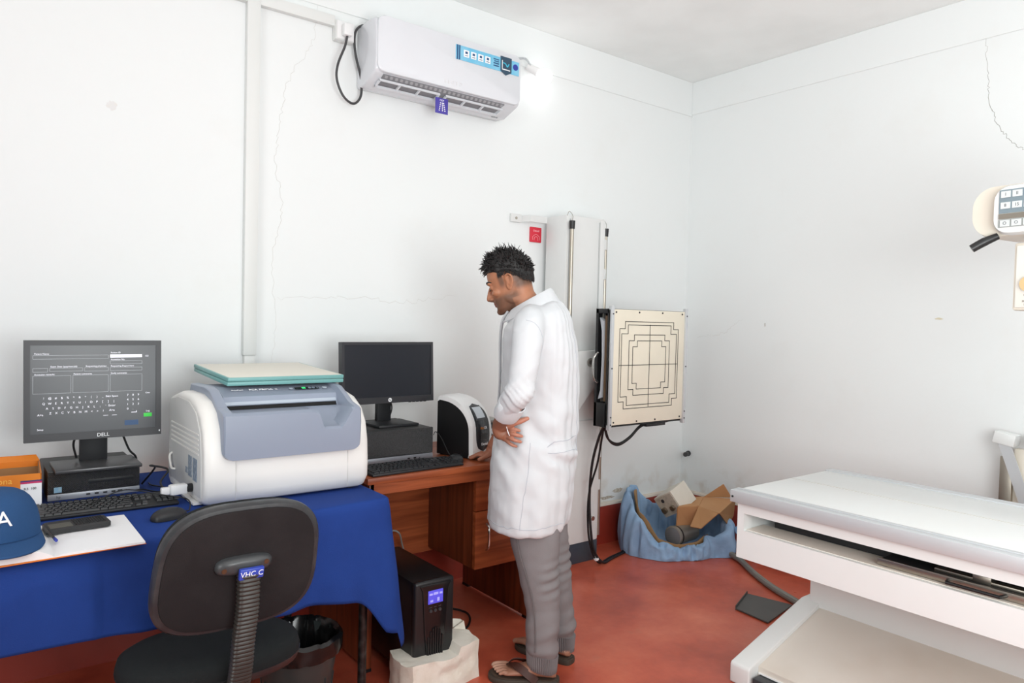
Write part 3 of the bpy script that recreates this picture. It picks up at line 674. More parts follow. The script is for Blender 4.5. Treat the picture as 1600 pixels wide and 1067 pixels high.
# the cloth: flat top then hanging edge with a corner fold
top_z = 0.750
loop = []   # (x, y, outward normal, drop bottom z, flare)
N = 26
xr, xl = -2.785, -4.45
def front_y(x): return -0.975 - (xr - x) * 0.075
per = []
for i in range(14):      # right side, back to front
    y = -0.13 + (front_y(xr) + 0.03 + 0.13) * i / 13
    per.append((xr, y, 1.0, 0.0))
for i in range(1, 6):    # the corner
    a = radians(90 * i / 6)
    per.append((xr - 0.03 + 0.03 * cos(a), front_y(xr) + 0.03 - 0.03 * sin(a), cos(a), -sin(a)))
for i in range(120):
    x = xr - 0.03 - (xr - 0.03 - xl) * i / 119
    per.append((x, front_y(x), 0.0, -1.0))
b = MB()
# arc length from the corner
L_ = [0]
for p, q in zip(per, per[1:]): L_.append(L_[-1] + math.hypot(q[0] - p[0], q[1] - p[1]))
Lc = L_[16]
rows = 26
rings = []
for k in range(rows + 1):
    t = k / rows; ring = []
    for i, (x, y, nx, ny) in enumerate(per):
        d = L_[i] - Lc
        if d > 0: zb = 0.402 + 0.14 * min(d / 1.2, 1) + 0.008 * sin(d * 9)
        else: zb = 0.345 + 0.05 * min(-d / 0.6, 1)
        zb -= 0.12 * math.exp(-(d / 0.07) ** 2)
        z = top_z - (top_z - zb) * t
        fl = 0.010 + 0.022 * t
        fl += 0.058 * t * math.exp(-((d + 0.08) / 0.09) ** 2)
        fl += t * (0.020 * sin(d * 13 + 1.2 * t) * (1 if d > 0 else 0.6) * min(1, abs(d) * 4) + 0.010 * sin(d * 31 + 2))
        fl += t * 0.006 * noise.noise(Vector((d * 14, t * 3, 0)))
        if d > 0.9: fl += t * 0.02
        if k == 0: fl = 0.0
        if d > 0.25: fl = min(fl, 0.026 + 0.008 * t)
        if k == 1: fl = 0.008; z = top_z - 0.006
        ring.append((x + nx * fl, y + ny * fl, z))
    rings.append(ring)
b.loft(rings, cap=False, closed=False)
bmesh.ops.remove_doubles(b.bm, verts=list(b.bm.verts), dist=1e-5)
tv = [v for v in b.bm.verts if abs(v.co.z - top_z) < 1e-6]
bl = b.v((xl, -0.13, top_z))
order = sorted(tv, key=lambda v: 0)
b.bm.verts.ensure_lookup_table()
ring0 = [b.bm.verts[i] for i in range(len(per))]
b.face(ring0 + [bl])
co = b.build('tablecloth', CLOTH, None, ang=60)
tag(co, 'royal blue cotton cloth draped over the folding table', 'tablecloth')
sm = co.modifiers.new('thick', 'SOLIDIFY'); sm.thickness = 0.0016; sm.offset = 0.0
TZ = 0.7512

# ---------------------------------------------------------------- image plate reader (printer like)
pr = thing('image_plate_reader', 'large white and blue-grey cassette reader on the blue tablecloth', 'x-ray cassette reader', (-3.075, -0.59, TZ))
# local x -0.285..0.285, y: -0.24 (front) .. 0.25 ; z 0..0.38
prof = [(0.25, 0.02), (0.25, 0.30), (0.235, 0.325), (0.12, 0.350), (-0.03, 0.350), (-0.12, 0.334), (-0.18, 0.303), (-0.217, 0.255), (-0.233, 0.18), (-0.240, 0.10), (-0.237, 0.05), (-0.215, 0.014), (-0.19, 0.004), (0.22, 0.004)]
def inset(P, r):
    out = []
    for y, z in P:
        k = 1.0 if y < 0.2 else 0.0
        out.append((y + (r if y < -0.05 else 0) * (0.6 if y < -0.2 else 0.4), z - (r * 0.75 if z > 0.2 else 0) * (1 if y < 0.24 else 0.4) + (r * 0.6 if z < 0.02 and y < 0 else 0)))
    return out
inner = [(y + (0.045 if (z > 0.2 and y < -0.09) else 0), z - (0.05 if (z > 0.2 and y < 0.2) else 0)) for y, z in prof]
st_b = []
for k in range(7):
    a = radians(90 * k / 6); st_b.append((-0.285 + 0.028 * (1 - cos(a)), inset(prof, 0.026 * (1 - sin(a)))))
st_b += [(-0.228, prof), (-0.222, inner)]
bd = [(x, p) for x, p in st_b] + [(-x, p) for x, p in st_b[::-1]]
b = MB(); b.loft([[(x, y, z) for y, z in p] for x, p in bd])
b.build('body', PRW, pr, ang=50)
# grey left side plate with vents, handle and labels
MB().prism([(0.242, 0.03), (0.242, 0.29), (0.225, 0.312), (0.11, 0.330), (-0.04, 0.328), (-0.13, 0.300), (-0.182, 0.24), (-0.198, 0.15), (-0.198, 0.03)], 'x', -0.288, -0.28).bevel(0.002).build('side_plate', PRG, pr)
b = MB()
for k in range(5): b.prism([(-0.17, 0.235 - k * 0.016), (0.20, 0.235 - k * 0.016), (0.20, 0.230 - k * 0.016), (-0.17, 0.230 - k * 0.016)], 'x', -0.290, -0.286)
b.buildp('side_rib', PRW, pr)
b = MB(); b.tube([(-0.287, 0.19, 0.12), (-0.297, 0.185, 0.11), (-0.297, 0.17, 0.08), (-0.297, 0.15, 0.07), (-0.287, 0.14, 0.068)], 0.004, 6, 4); b.build('cover_catch', PRW, pr)
b = MB(); b.box(-0.2895, -0.287, -0.155, -0.105, 0.075, 0.15); b.box(-0.2895, -0.287, -0.09, -0.045, 0.08, 0.15); b.box(-0.2895, -0.287, -0.035, -0.01, 0.085, 0.105); b.buildp('rating_label', LABELG, pr)
# blue-grey console
xa, xb = -0.235, 0.242
cheek = [(0.18, 0.33), (0.16, 0.372), (-0.03, 0.376), (-0.09, 0.368), (-0.14, 0.345), (-0.19, 0.320), (-0.245, 0.308), (-0.258, 0.300), (-0.262, 0.25), (-0.258, 0.155), (-0.20, 0.150), (-0.10, 0.2)]
mid = [(0.18, 0.33), (0.16, 0.366), (-0.03, 0.368), (-0.10, 0.344), (-0.112, 0.311), (-0.118, 0.300), (-0.16, 0.302), (-0.245, 0.306), (-0.258, 0.298), (-0.262, 0.25), (-0.258, 0.155), (-0.20, 0.150), (-0.10, 0.2)]
scp = [(0.18, 0.33), (0.16, 0.366), (-0.03, 0.368), (-0.10, 0.344), (-0.112, 0.311), (-0.118, 0.299), (-0.15, 0.283), (-0.19, 0.256), (-0.23, 0.246), (-0.252, 0.243), (-0.261, 0.236), (-0.262, 0.22), (-0.258, 0.155), (-0.20, 0.150), (-0.10, 0.2)]
def xs(poly, stops):
    # sweep a profile along x, blending between given profiles
    return [[(x, a, c) for a, c in p] for x, p in stops]
def rs(poly, n=15):   # resample closed-open profile to n points by index
    return poly
def pad(p):  # make every profile 15 points
    p = list(p)
    while len(p) < 15: p.insert(6, ((p[5][0] + p[6][0]) / 2, (p[5][1] + p[6][1]) / 2))
    return p
ck, md, sc = pad(cheek), pad(mid), pad(scp)
def bl_(p, q, t): return [(a[0] * (1 - t) + b_[0] * t, a[1] * (1 - t) + b_[1] * t) for a, b_ in zip(p, q)]
def squash(p, s): return [((a + 0.03) * s - 0.03, (c - 0.25) * s + 0.25) for a, c in p]
st_ = [(xa, squash(ck, 0.97)), (xa + 0.006, ck), (xa + 0.03, ck), (xa + 0.042, md), (0.06, md), (0.085, bl_(md, sc, 0.12)), (0.095, bl_(md, sc, 0.6)), (0.105, sc), (0.165, sc), (0.18, bl_(md, sc, 0.75)), (0.195, bl_(md, sc, 0.35)), (0.208, md), (xb - 0.03, md), (xb - 0.022, ck), (xb - 0.006, ck), (xb, squash(ck, 0.97))]
def rb(x, p):   # rounded lower corners
    R_ = 0.035; d = min(x - xa, xb - x); sh = 0 if d >= R_ else R_ - sqrt(max(0.0, R_ * R_ - (R_ - d) ** 2))
    return [(a, c + (sh if (c < 0.2 and a < -0.15) else 0)) for a, c in p]
for q_ in (0.002, 0.012, 0.020): st_.append((xa + q_, squash(ck, 0.985) if q_ < 0.004 else ck)); st_.append((xb - q_, squash(ck, 0.985) if q_ < 0.004 else ck))
st_ = [(x, rb(x, p)) for x, p in sorted(st_, key=lambda e: e[0])]
b = MB(); b.loft(xs(None, st_)); b.build('console', PRB, pr, ang=28)
b = MB(); b.prism([(-0.1105, 0.309), (-0.1165, 0.300), (-0.120, 0.302), (-0.1135, 0.314)], 'x', xa + 0.045, xb - 0.035); b.build('insert_slot', DARK, pr)
b = MB(); b.prism([(-0.1065, 0.319), (-0.105, 0.326), (-0.108, 0.327), (-0.1135, 0.317)], 'x', xa + 0.044, xb - 0.034); b.build('slot_roller', PRB2, pr)
# sloped control strip
def slope(u, off=0.001): # u 0 top, 1 bottom on the console slope
    y = -0.033 - 0.063 * u; z = 0.3675 - 0.018 * u; return (y, z, off)
SL = lambda x, u: frame((x, -0.033 - 0.063 * u - 0.0003, 0.3685 - 0.018 * u), (1, 0, 0), (0, 0.0655, 0.0187))
b = MB(); b.M = SL(0.115, 0.45); b.box(-0.045, 0.045, -0.009, 0.009, 0, 0.0012, 0.0005); b.build('control_strip', BLACKG, pr)
b = MB(); b.M = SL(0.105, 0.45); b.box(-0.009, 0.004, -0.006, 0.006, 0.001, 0.002); b.build('ready_light', mat('green_led', srgb(60, 200, 110), 0.4, emit=srgb(60, 220, 120), estr=0.9), pr)
b = MB(); b.M = SL(0.132, 0.45); b.cyl((-0.006, 0, 0.001), (-0.006, 0, 0.002), 0.006, seg=14); b.cyl((0.008, 0, 0.001), (0.008, 0, 0.002), 0.006, seg=14); b.box(0.020, 0.023, -0.005, 0.005, 0.001, 0.002); b.buildp('strip_symbol', LABELG, pr)
b = MB(); b.M = SL(0.055, 0.45); b.cyl((0, 0, 0), (0, 0, 0.0018), 0.007, seg=14); b.cyl((0.128, 0, 0), (0.128, 0, 0.0018), 0.009, seg=14); b.buildp('button', PRB2, pr)
b = MB(); b.text('FUJIFILM', 0.011, SL(-0.135, 0.42) @ Matrix.Translation((0, 0, 0.001))); b.text('FCR PRIMA  II', 0.017, SL(-0.045, 0.42) @ Matrix.Translation((0, 0, 0.001))); b.build('lettering', WHITE, pr)
b = MB(); b.box(-0.19, -0.1895, -0.2405, -0.238, 0.01, 0.15); b.box(0.2, 0.2005, -0.2405, -0.238, 0.02, 0.15); b.buildp('front_seam', mat('seam_pale', srgb(200, 198, 194), 0.5), pr)
MB().box(-0.30, -0.24, -0.16, 0.16, 0.003, 0.010).build('base_plate', PLASTW, pr)
for x in (-0.24, 0.24):
    for y in (-0.17, 0.2): MB().cyl((x, y, 0), (x, y, 0.01), 0.015, seg=10).build('foot', BLACK, pr)

t = thing('serial_adapter', 'small white cable adapter plugged low into the side of the cassette reader', 'adapter', (-3.40, -0.69, 0.80))
b = MB(); b.M = Matrix.Rotation(radians(10), 4, 'Z'); b.box(-0.035, 0.018, -0.015, 0.015, -0.016, 0.016, 0.004); b.build('adapter_body', PLASTW, t)
b = MB(); b.cyl((0.016, 0, 0), (0.036, 0.003, 0), 0.014, seg=14); b.build('plug_ring', BLACK, t)
MB().box(-0.06, -0.034, -0.012, 0.008, -0.013, 0.01, 0.003).build('connector', PLASTW, t)
MB().tube([(-0.05, 0.0, 0.005), (-0.05, 0.05, 0.02), (-0.02, 0.09, 0.05), (-0.06, 0.16, 0.055), (-0.03, 0.24, 0.03), (-0.06, 0.30, -0.035)], 0.0035, 6, 8).build('cord', CABLE, t)

# two cassettes stacked on the reader
for k, (lab) in enumerate(('teal edged x-ray cassette lying on the reader, lower of two', 'cream topped teal edged x-ray cassette, upper of two on the reader')):
    c_ = thing('x_ray_cassette', lab, 'x-ray cassette', (-3.028, -0.425, TZ + 0.385 + 0.0148 * k + 0.009), group='x-ray cassettes stacked on the reader')
    c_.rotation_euler = (radians(2.6), 0, radians(0.4 if k else 0))
    s_ = MB().box(-0.215, 0.215, -0.222, 0.222, -0.0070, 0.0070, 0.003)
    s_.build('edge_frame', TEAL, c_)
    MB().box(-0.208, 0.208, -0.215, 0.215, -0.0073, 0.0075, 0.001).build('cover', CASS, c_)

# ---------------------------------------------------------------- computers
def ventmat(name, rot):
    m = bpy.data.materials.new(name); m.use_nodes = True
    nt = m.node_tree; b = nt.nodes['Principled BSDF']; b.inputs['Roughness'].default_value = 0.4
    tc = nt.nodes.new('ShaderNodeTexCoord'); mp = nt.nodes.new('ShaderNodeMapping'); mp.inputs['Rotation'].default_value = rot
    mp.inputs['Scale'].default_value = (90, 90, 90)
    v = nt.nodes.new('ShaderNodeTexWave'); v.inputs['Scale'].default_value = 0.9
    v2 = nt.nodes.new('ShaderNodeTexVoronoi'); v2.inputs['Scale'].default_value = 2.2
    nt.links.new(tc.outputs['Object'], mp.inputs[0]); nt.links.new(mp.outputs[0], v.inputs['Vector']); nt.links.new(mp.outputs[0], v2.inputs['Vector'])
    mu = nt.nodes.new('ShaderNodeMath'); mu.operation = 'MULTIPLY'
    nt.links.new(v.outputs['Fac'], mu.inputs[0]); nt.links.new(v2.outputs['Distance'], mu.inputs[1])
    r = nt.nodes.new('ShaderNodeValToRGB'); r.color_ramp.elements[0].color = (*srgb(20, 20, 22), 1); r.color_ramp.elements[1].color = (*srgb(74, 74, 76), 1); r.color_ramp.elements[1].position = 0.6
    nt.links.new(mu.outputs[0], r.inputs[0]); nt.links.new(r.outputs[0], b.inputs['Base Color'])
    bp = nt.nodes.new('ShaderNodeBump'); bp.inputs['Strength'].default_value = 0.8; bp.inputs['Distance'].default_value = 0.003
    nt.links.new(mu.outputs[0], bp.inputs['Height']); nt.links.new(bp.outputs['Normal'], b.inputs['Normal'])
    return m
GRILLE = ventmat('front_grille', (0, radians(35), 0))

d1 = thing('desktop_computer', 'black slim desktop computer with a silver strip under the left monitor', 'computer', (-3.613, -0.445, TZ))
MB().box(-0.135, 0.135, 0.008, 0.30, 0.0, 0.093, 0.004).build('case', mat('case_dark', srgb(50, 50, 50), 0.5), d1)
MB().box(-0.136, 0.136, 0.0, 0.012, 0.022, 0.094, 0.003).build('front_grille', GRILLE, d1)
s_ = MB().box(-0.136, 0.136, -0.001, 0.012, 0.0, 0.021, 0.002).build('silver_strip', SILVER, d1)
b = MB()
for x in (-0.02, 0.005, 0.03, 0.055): b.box(x - 0.006, x + 0.006, -0.0022, 0.0, 0.009, 0.014)
b.box(0.068, 0.082, -0.0022, 0.0, 0.008, 0.015); b.cyl((0.094, -0.0022, 0.012), (0.094, 0, 0.012), 0.002, seg=8); b.buildp('port', BLACK, s_)
b = MB(); b.text('hp', 0.012, FRONT(-0.105, -0.0015, 0.011)); b.build('lettering', GREYD, s_)
MB().box(-0.118, -0.096, -0.0012, 0.0, 0.026, 0.044).build('processor_sticker', mat('sticker_pale_blue', srgb(140, 186, 216), 0.4, var=0.4, vcol=srgb(220, 220, 190), vscale=70), d1)
MB().box(-0.02, 0.115, -0.0015, 0.0, 0.048, 0.060, 0.0004).build('drive_door', BLACKS, d1)

def monitor(name, label, loc, w_, h_, zc, bez, bot, rz, tilt, base_w, base_d, base_m, scr, neck_w):
    m_ = thing(name, label, 'monitor', loc, rz)
    b = MB(); b.box(-base_w / 2, base_w / 2, -base_d * 0.62, base_d * 0.38, 0.0, 0.012, 0.003); b.build('base', base_m, m_)
    b = MB(); b.box(-neck_w / 2, neck_w / 2, 0.03, 0.055, 0.010, zc, 0.003); b.build('neck', BLACKS, m_)
    T = Matrix.Translation((0, 0, zc)) @ Matrix.Rotation(tilt, 4, 'X')
    b = MB(); b.M = T
    b.box(-w_ / 2, -w_ / 2 + bez, -0.012, 0.02, -h_ / 2, h_ / 2); b.box(w_ / 2 - bez, w_ / 2, -0.012, 0.02, -h_ / 2, h_ / 2)
    b.box(-w_ / 2 + bez, w_ / 2 - bez, -0.012, 0.02, h_ / 2 - bez, h_ / 2); b.box(-w_ / 2 + bez, w_ / 2 - bez, -0.012, 0.02, -h_ / 2, -h_ / 2 + bot)
    b.build('bezel', mat('bezel_black', srgb(50, 50, 54), 0.4), m_)
    b = MB(); b.M = T; b.box(-w_ / 2 + 0.006, w_ / 2 - 0.006, 0.0, 0.035, -h_ / 2 + 0.006, h_ / 2 - 0.006, 0.006); b.build('back_shell', BLACK, m_)
    b = MB(); b.M = T; b.box(-w_ / 2 + bez, w_ / 2 - bez, -0.009, 0.0, -h_ / 2 + bot, h_ / 2 - bez); s_ = b.build('screen', scr, m_)
    return m_, T, s_
SCR1 = mat('lcd_lit', srgb(52, 54, 59), 0.30, emit=srgb(66, 68, 74), estr=0.12)
m1, T1, s1_ = monitor('square_monitor', 'square black monitor showing a grey patient entry screen', (-3.604, -0.37, TZ + 0.094), 0.412, 0.338, 0.262, 0.017, 0.026, radians(0), radians(-2), 0.255, 0.19, mat('base_gunmetal', srgb(86, 86, 88), 0.3, metal=0.5), SCR1, 0.085)
UI = mat('screen_lines', (0.5, 0.52, 0.55), 0.5, emit=srgb(150, 154, 160), estr=0.3)
UIW = mat('screen_white', (0.8, 0.8, 0.85), 0.5, emit=srgb(226, 222, 236), estr=0.6)
sw, sh = 0.378, 0.295
def sp(u, v): return (-sw / 2 + sw * u, -0.338 / 2 + 0.026 + sh * (1 - v))
def outl(b, u0, v0, u1, v1, th=0.0004):
    x0, z0 = sp(u0, v1); x1, z1 = sp(u1, v0)
    for (a, c, d, e) in ((x0, x1, z0 - th, z0 + th), (x0, x1, z1 - th, z1 + th), (x0 - th, x0 + th, z0, z1), (x1 - th, x1 + th, z0, z1)): b.box(a, c, -0.0095, -0.0088, d, e)
b = MB(); b.M = T1
for r_ in ((0.02, 0.115, 0.60, 0.155), (0.615, 0.185, 0.88, 0.22), (0.615, 0.262, 0.88, 0.30), (0.02, 0.26, 0.13, 0.30), (0.145, 0.26, 0.395, 0.295), (0.41, 0.26, 0.60, 0.30), (0.02, 0.345, 0.305, 0.545), (0.32, 0.345, 0.60, 0.545), (0.615, 0.345, 0.88, 0.545)): outl(b, *r_)
b.build('form_boxes', UI, s1_)
b = MB(); b.M = T1; x0, z0 = sp(0.615, 0.145); x1, z1 = sp(0.88, 0.108); b.box(x0, x1, -0.0096, -0.0088, z0, z1); b.build('entry_field', UIW, s1_)
b = MB(); b.M = T1
def tx(s_, u, v, size, al='CENTER'):
    x, z = sp(u, v); b.text(s_, size, FRONT(x, -0.0094, z), 0.0002, al)
for s_, u, v in (('Patient Name', 0.03, 0.098), ('Patient ID', 0.62, 0.088), ('Accession No.', 0.62, 0.168), ('Requesting Department', 0.62, 0.245), ('Exam Date (yyyy/mm/dd)', 0.15, 0.243), ('Requesting physician', 0.42, 0.243), ('Accession remarks', 0.03, 0.33), ('Patient comments', 0.325, 0.33), ('Study comments', 0.62, 0.33)):
    tx(s_, u, v, 0.0075, 'LEFT')
rowsk = (('! @ # $ % ^ & * ( ) _ +', 0.10, 0.60), ('Q W E R T Y U I O P [ ] |', 0.10, 0.66), ("A S D F G H J K L ; '", 0.125, 0.715), ('Z X C V B N M < > ?', 0.15, 0.77))
for s_, u0, v in rowsk:
    for k, ch_ in enumerate(s_.split(' ')): tx(ch_, u0 + k * 0.0455, v, 0.010)
for k, s_ in enumerate(('789', '456', '123', '0.')):
    for j, ch_ in enumerate(s_): tx(ch_, 0.76 + 0.045 * j, 0.595 + 0.055 * k, 0.010)
tx('Back Space', 0.63, 0.60, 0.0085); tx('Enter', 0.63, 0.71, 0.010); tx('A>a', 0.63, 0.765, 0.010); tx('A>a', 0.075, 0.785, 0.010); tx('Clear', 0.93, 0.575, 0.007); tx('Log', 0.93, 0.795, 0.008); tx('123', 0.92, 0.13, 0.008); tx('Setup', 0.075, 0.95, 0.008)
b.build('screen_lettering', UIW, s1_)
b = MB(); b.M = T1
for (u0, v0, u1, v1) in ((0.79, 0.80, 0.835, 0.806), (0.832, 0.785, 0.837, 0.806), (0.56, 0.822, 0.60, 0.826), (0.63, 0.822, 0.67, 0.826)):
    x0, z0 = sp(u0, v1); x1, z1 = sp(u1, v0); b.box(x0, x1, -0.0095, -0.0088, z0, z1)
b.buildp('arrow', UIW, s1_)
b = MB(); b.M = T1; x0, z0 = sp(0.895, 0.865); x1, z1 = sp(0.965, 0.82); b.box(x0, x1, -0.0095, -0.0088, z0, z1, 0.0003); b.build('green_button', mat('green_lit', srgb(50, 160, 60), 0.5, emit=srgb(60, 190, 70), estr=0.6), s1_)
b = MB(); b.M = T1; x0, z0 = sp(0.735, 0.955); x1, z1 = sp(0.85, 0.895); b.box(x0, x1, -0.0095, -0.0088, z0, z1); b.build('status_box', mat('status_blue', srgb(44, 70, 104), 0.5, emit=srgb(44, 70, 104), estr=0.4), s1_)
b = MB(); b.M = T1; b.text('DELL', 0.017, FRONT(0.022, -0.0125, -0.338 / 2 + 0.012)); b.build('lettering', WHITE, m1)
b = MB(); b.M = T1; b.box(0.198, 0.202, -0.0128, -0.012, -0.158, -0.152); b.build('power_light', WHITE, m1)
MB().tube([(0.08, 0.02, 0.12), (0.11, 0.03, 0.04), (0.135, 0.04, 0.005), (0.14, 0.09, -0.06)], 0.004, 6, 6).build('video_cable', CABLE, m1)
MB().tube([(-0.05, 0.03, 0.11), (-0.06, 0.04, 0.07), (-0.05, 0.05, 0.02)], 0.004, 6, 6).build('power_cable', CABLE, m1)

d2 = thing('desktop_computer', 'black textured desktop computer on the wooden desk under the widescreen monitor', 'computer', (-2.485, -0.50, 0.7605))
MB().box(-0.165, 0.165, 0.01, 0.34, 0.0, 0.140, 0.004).build('case', mat('case_dark', srgb(50, 50, 50), 0.5), d2)
MB().box(-0.166, 0.166, 0.0, 0.014, 0.030, 0.141, 0.003).build('front_grille', ventmat('front_grille_diagonal', (0, radians(-35), 0)), d2)
s_ = MB().box(-0.166, 0.166, -0.002, 0.014, 0.0, 0.028, 0.002).build('silver_strip', mat('strip_grey', srgb(140, 142, 150), 0.35, metal=0.3), d2)
b = MB()
for x in (0.045, 0.075): b.box(x - 0.006, x + 0.006, -0.0032, -0.001, 0.011, 0.017)
b.cyl((0.098, -0.0032, 0.013), (0.098, 0, 0.013), 0.002, seg=8); b.buildp('port', BLACK, s_)
m2, T2, s2_ = monitor('widescreen_monitor', 'black widescreen monitor with a dark blank screen on the wooden desk', (-2.455, -0.33, 0.9015), 0.462, 0.272, 0.232, 0.0125, 0.028, radians(2), radians(-3), 0.20, 0.17, BLACKS, mat('lcd_dark', srgb(24, 27, 36), 0.4), 0.07)
b = MB(); b.M = T2; b.cyl((0, -0.0125, -0.122), (0, -0.0135, -0.122), 0.009, seg=20); lg = b.build('round_logo', WHITE, m2)
b = MB(); b.M = T2; b.text('hp', 0.012, FRONT(0, -0.0138, -0.1215), 0.0003); b.build('lettering', GREYD, lg)
b = MB(); b.M = T2; 
for k in range(5): b.box(0.10 + k * 0.02, 0.112 + k * 0.02, -0.01, -0.004, -0.1385, -0.135)
b.buildp('button', BLACK, m2)
MB().tube([(0.04, 0.045, 0.10), (0.05, 0.05, 0.06), (0.04, 0.06, 0.01)], 0.003, 6, 6).build('video_cable', CABLE, m2)

def keyboard(label, loc, rz, W_, D_, tilt):
    k_ = thing('keyboard', label, 'keyboard', loc, rz)
    b = MB(); b.loft([[(-W_ / 2, -D_ / 2, 0.001), (W_ / 2, -D_ / 2, 0.001), (W_ / 2, D_ / 2, 0.001), (-W_ / 2, D_ / 2, 0.001)], [(-W_ / 2, -D_ / 2, 0.010), (W_ / 2, -D_ / 2, 0.010), (W_ / 2, D_ / 2, 0.010 + D_ * tilt), (-W_ / 2, D_ / 2, 0.010 + D_ * tilt)]])
    b.bevel(0.003); b.build('keyboard_body', BLACKS, k_)
    u = W_ * 0.96 / 22.0; rows_ = [([1] * 13 + [0.4] + [1] * 3, 5), ([1] * 13 + [2] + [0.4] + [1] * 3 + [0.4] + [1] * 4, 4), ([1.5] + [1] * 12 + [1.5] + [0.4] + [1] * 3 + [0.4] + [1] * 3, 3), ([1.8] + [1] * 11 + [2.2] + [3.8] + [1] * 3, 2), ([2.2] + [1] * 10 + [2.8] + [1.4] + [1] + [1.4] + [1] * 4, 1), ([1.25] * 3 + [5.8] + [1.25] * 4 + [0.65] + [1] * 3 + [0.4] + [2] + [1] * 2, 0)]
    gaps = {0.4, 3.8, 0.65}
    dz = D_ * 0.9 / 6.2; meshes = {}
    nkey = 0
    for ws_, r in rows_:
        x = -W_ * 0.48; y = -D_ * 0.45 + (r + 0.5) * dz * (1.0) + (0.002 if r == 5 else 0)
        z = 0.010 + (y + D_ / 2) * tilt
        for j, wk in enumerate(ws_):
            gap = wk in gaps or (r == 1 and wk == 1.4)
            if not gap and nkey < 100:
                if wk not in meshes:
                    b = MB(); hw = wk * u / 2; b.loft([[(-hw + 0.0008, -dz * 0.45, 0), (hw - 0.0008, -dz * 0.45, 0), (hw - 0.0008, dz * 0.45, 0), (-hw + 0.0008, dz * 0.45, 0)], [(-hw + 0.0025, -dz * 0.33, 0.006), (hw - 0.0025, -dz * 0.33, 0.006), (hw - 0.0025, dz * 0.36, 0.0065), (-hw + 0.0025, dz * 0.36, 0.0065)]])
                    o = b.build('key', mat('key_black', srgb(36, 37, 40), 0.4), k_); meshes[wk] = o.data
                else:
                    o = bpy.data.objects.new('key', meshes[wk]); COL.objects.link(o); o.parent = k_
                o.location = (x + wk * u / 2, y, z); nkey += 1
            x += wk * u
    return k_
keyboard('black keyboard lying on the blue cloth in front of the slim computer', (-3.605, -0.635, TZ), radians(-1), 0.40, 0.13, 0.09)
keyboard('black keyboard on the wooden desk', (-2.50, -0.633, 0.7605), radians(2), 0.43, 0.135, 0.08)

def mouse(label, loc, rz, cord):
    m_ = thing('computer_mouse', label, 'mouse', loc, rz)
    b = MB(); rings = []
    for k in range(11):
        t_ = k / 10; a = 0.12 + t_ * (pi - 0.24); e = sin(a) ** 0.62
        rings.append([(0.032 * e * cos(q), -0.054 * cos(a), 0.036 * (sin(a) ** 0.7) * (1.0 - 0.18 * t_) * max(0, sin(q)) ** 0.8 + 0.001) for q in [pi * j / 14 for j in range(15)]])
    b.loft(rings); b.build('mouse_body', BLACKS, m_, ang=60)
    MB().cyl((-0.003, 0.026, 0.022), (0.003, 0.026, 0.022), 0.008, seg=12).build('scroll_wheel', GREYD, m_)
    MB().tube(cord, 0.002, 6, 8).build('cord', CABLE, m_)
    return m_
mouse('black mouse resting on the blue cloth beside the notebook', (-3.47, -0.855, TZ), radians(-70), [(0.0, 0.05, 0.012), (-0.01, 0.075, 0.01), (-0.06, 0.10, 0.03), (-0.14, 0.06, 0.04), (-0.21, -0.02, 0.06), (-0.24, -0.10, 0.03), (-0.30, -0.10, 0.005)])
mouse('dark mouse on the wooden desk beside the keyboard', (-2.262, -0.60, 0.7605), radians(-25), [(0.0, 0.05, 0.012), (-0.02, 0.08, 0.02), (-0.055, 0.10, 0.09), (-0.075, 0.13, 0.11), (-0.08, 0.17, 0.09)])
t = thing('loose_cable', 'thin black cable lying on the blue cloth behind the keyboard', 'cable', (-3.45, -0.45, TZ))
MB().tube([(-0.06, -0.10, 0.030), (-0.03, -0.07, 0.022), (0.02, -0.06, 0.006), (0.055, -0.02, 0.006), (0.04, 0.02, 0.006), (0.02, 0.06, 0.006), (0.02, 0.10, 0.006)], 0.0025, 6, 8).build('cord', CABLE, t)

# plate scanner (curved white and black)
sc_ = thing('dental_plate_scanner', 'rounded black and white image plate scanner with a small screen', 'scanner', (-2.145, -0.485, 0.7605), radians(17))
def arc(sx=1.0, inset=0.0):
    P = [(0.10, 0.004), (0.10, 0.262 - inset), (0.088, 0.270 - inset)]
    for k in range(1, 13):
        a = radians(90 - 7.4 * k)
        P.append((0.07 - (0.175 - inset) * cos(a) ** 1.05, 0.11 + (0.158 - inset) * sin(a) ** 0.92))
    P += [(-0.107 + inset, 0.05), (-0.108 + inset, 0.02), (-0.103 + inset, 0.004)]
    return P
b = MB(); b.prism(arc(inset=0.02), 'x', -0.072, 0.072); b.build('side_cover', BLACK, sc_, ang=60)
b = MB(); o_ = arc(); i_ = arc(inset=0.021)
A = [[(x, p[0], p[1]) for p in o_] for x in (-0.068, -0.050, 0.050, 0.068)]
b.loft([[(-0.072, p[0], p[1]) for p in i_], A[0], [(-0.058, p[0] - 0.003, p[1] + 0.002) for p in o_], [(0.058, p[0] - 0.003, p[1] + 0.002) for p in o_], A[3], [(0.072, p[0], p[1]) for p in i_]], cap=False)
b.build('white_shell', PLASTW, sc_, ang=60)
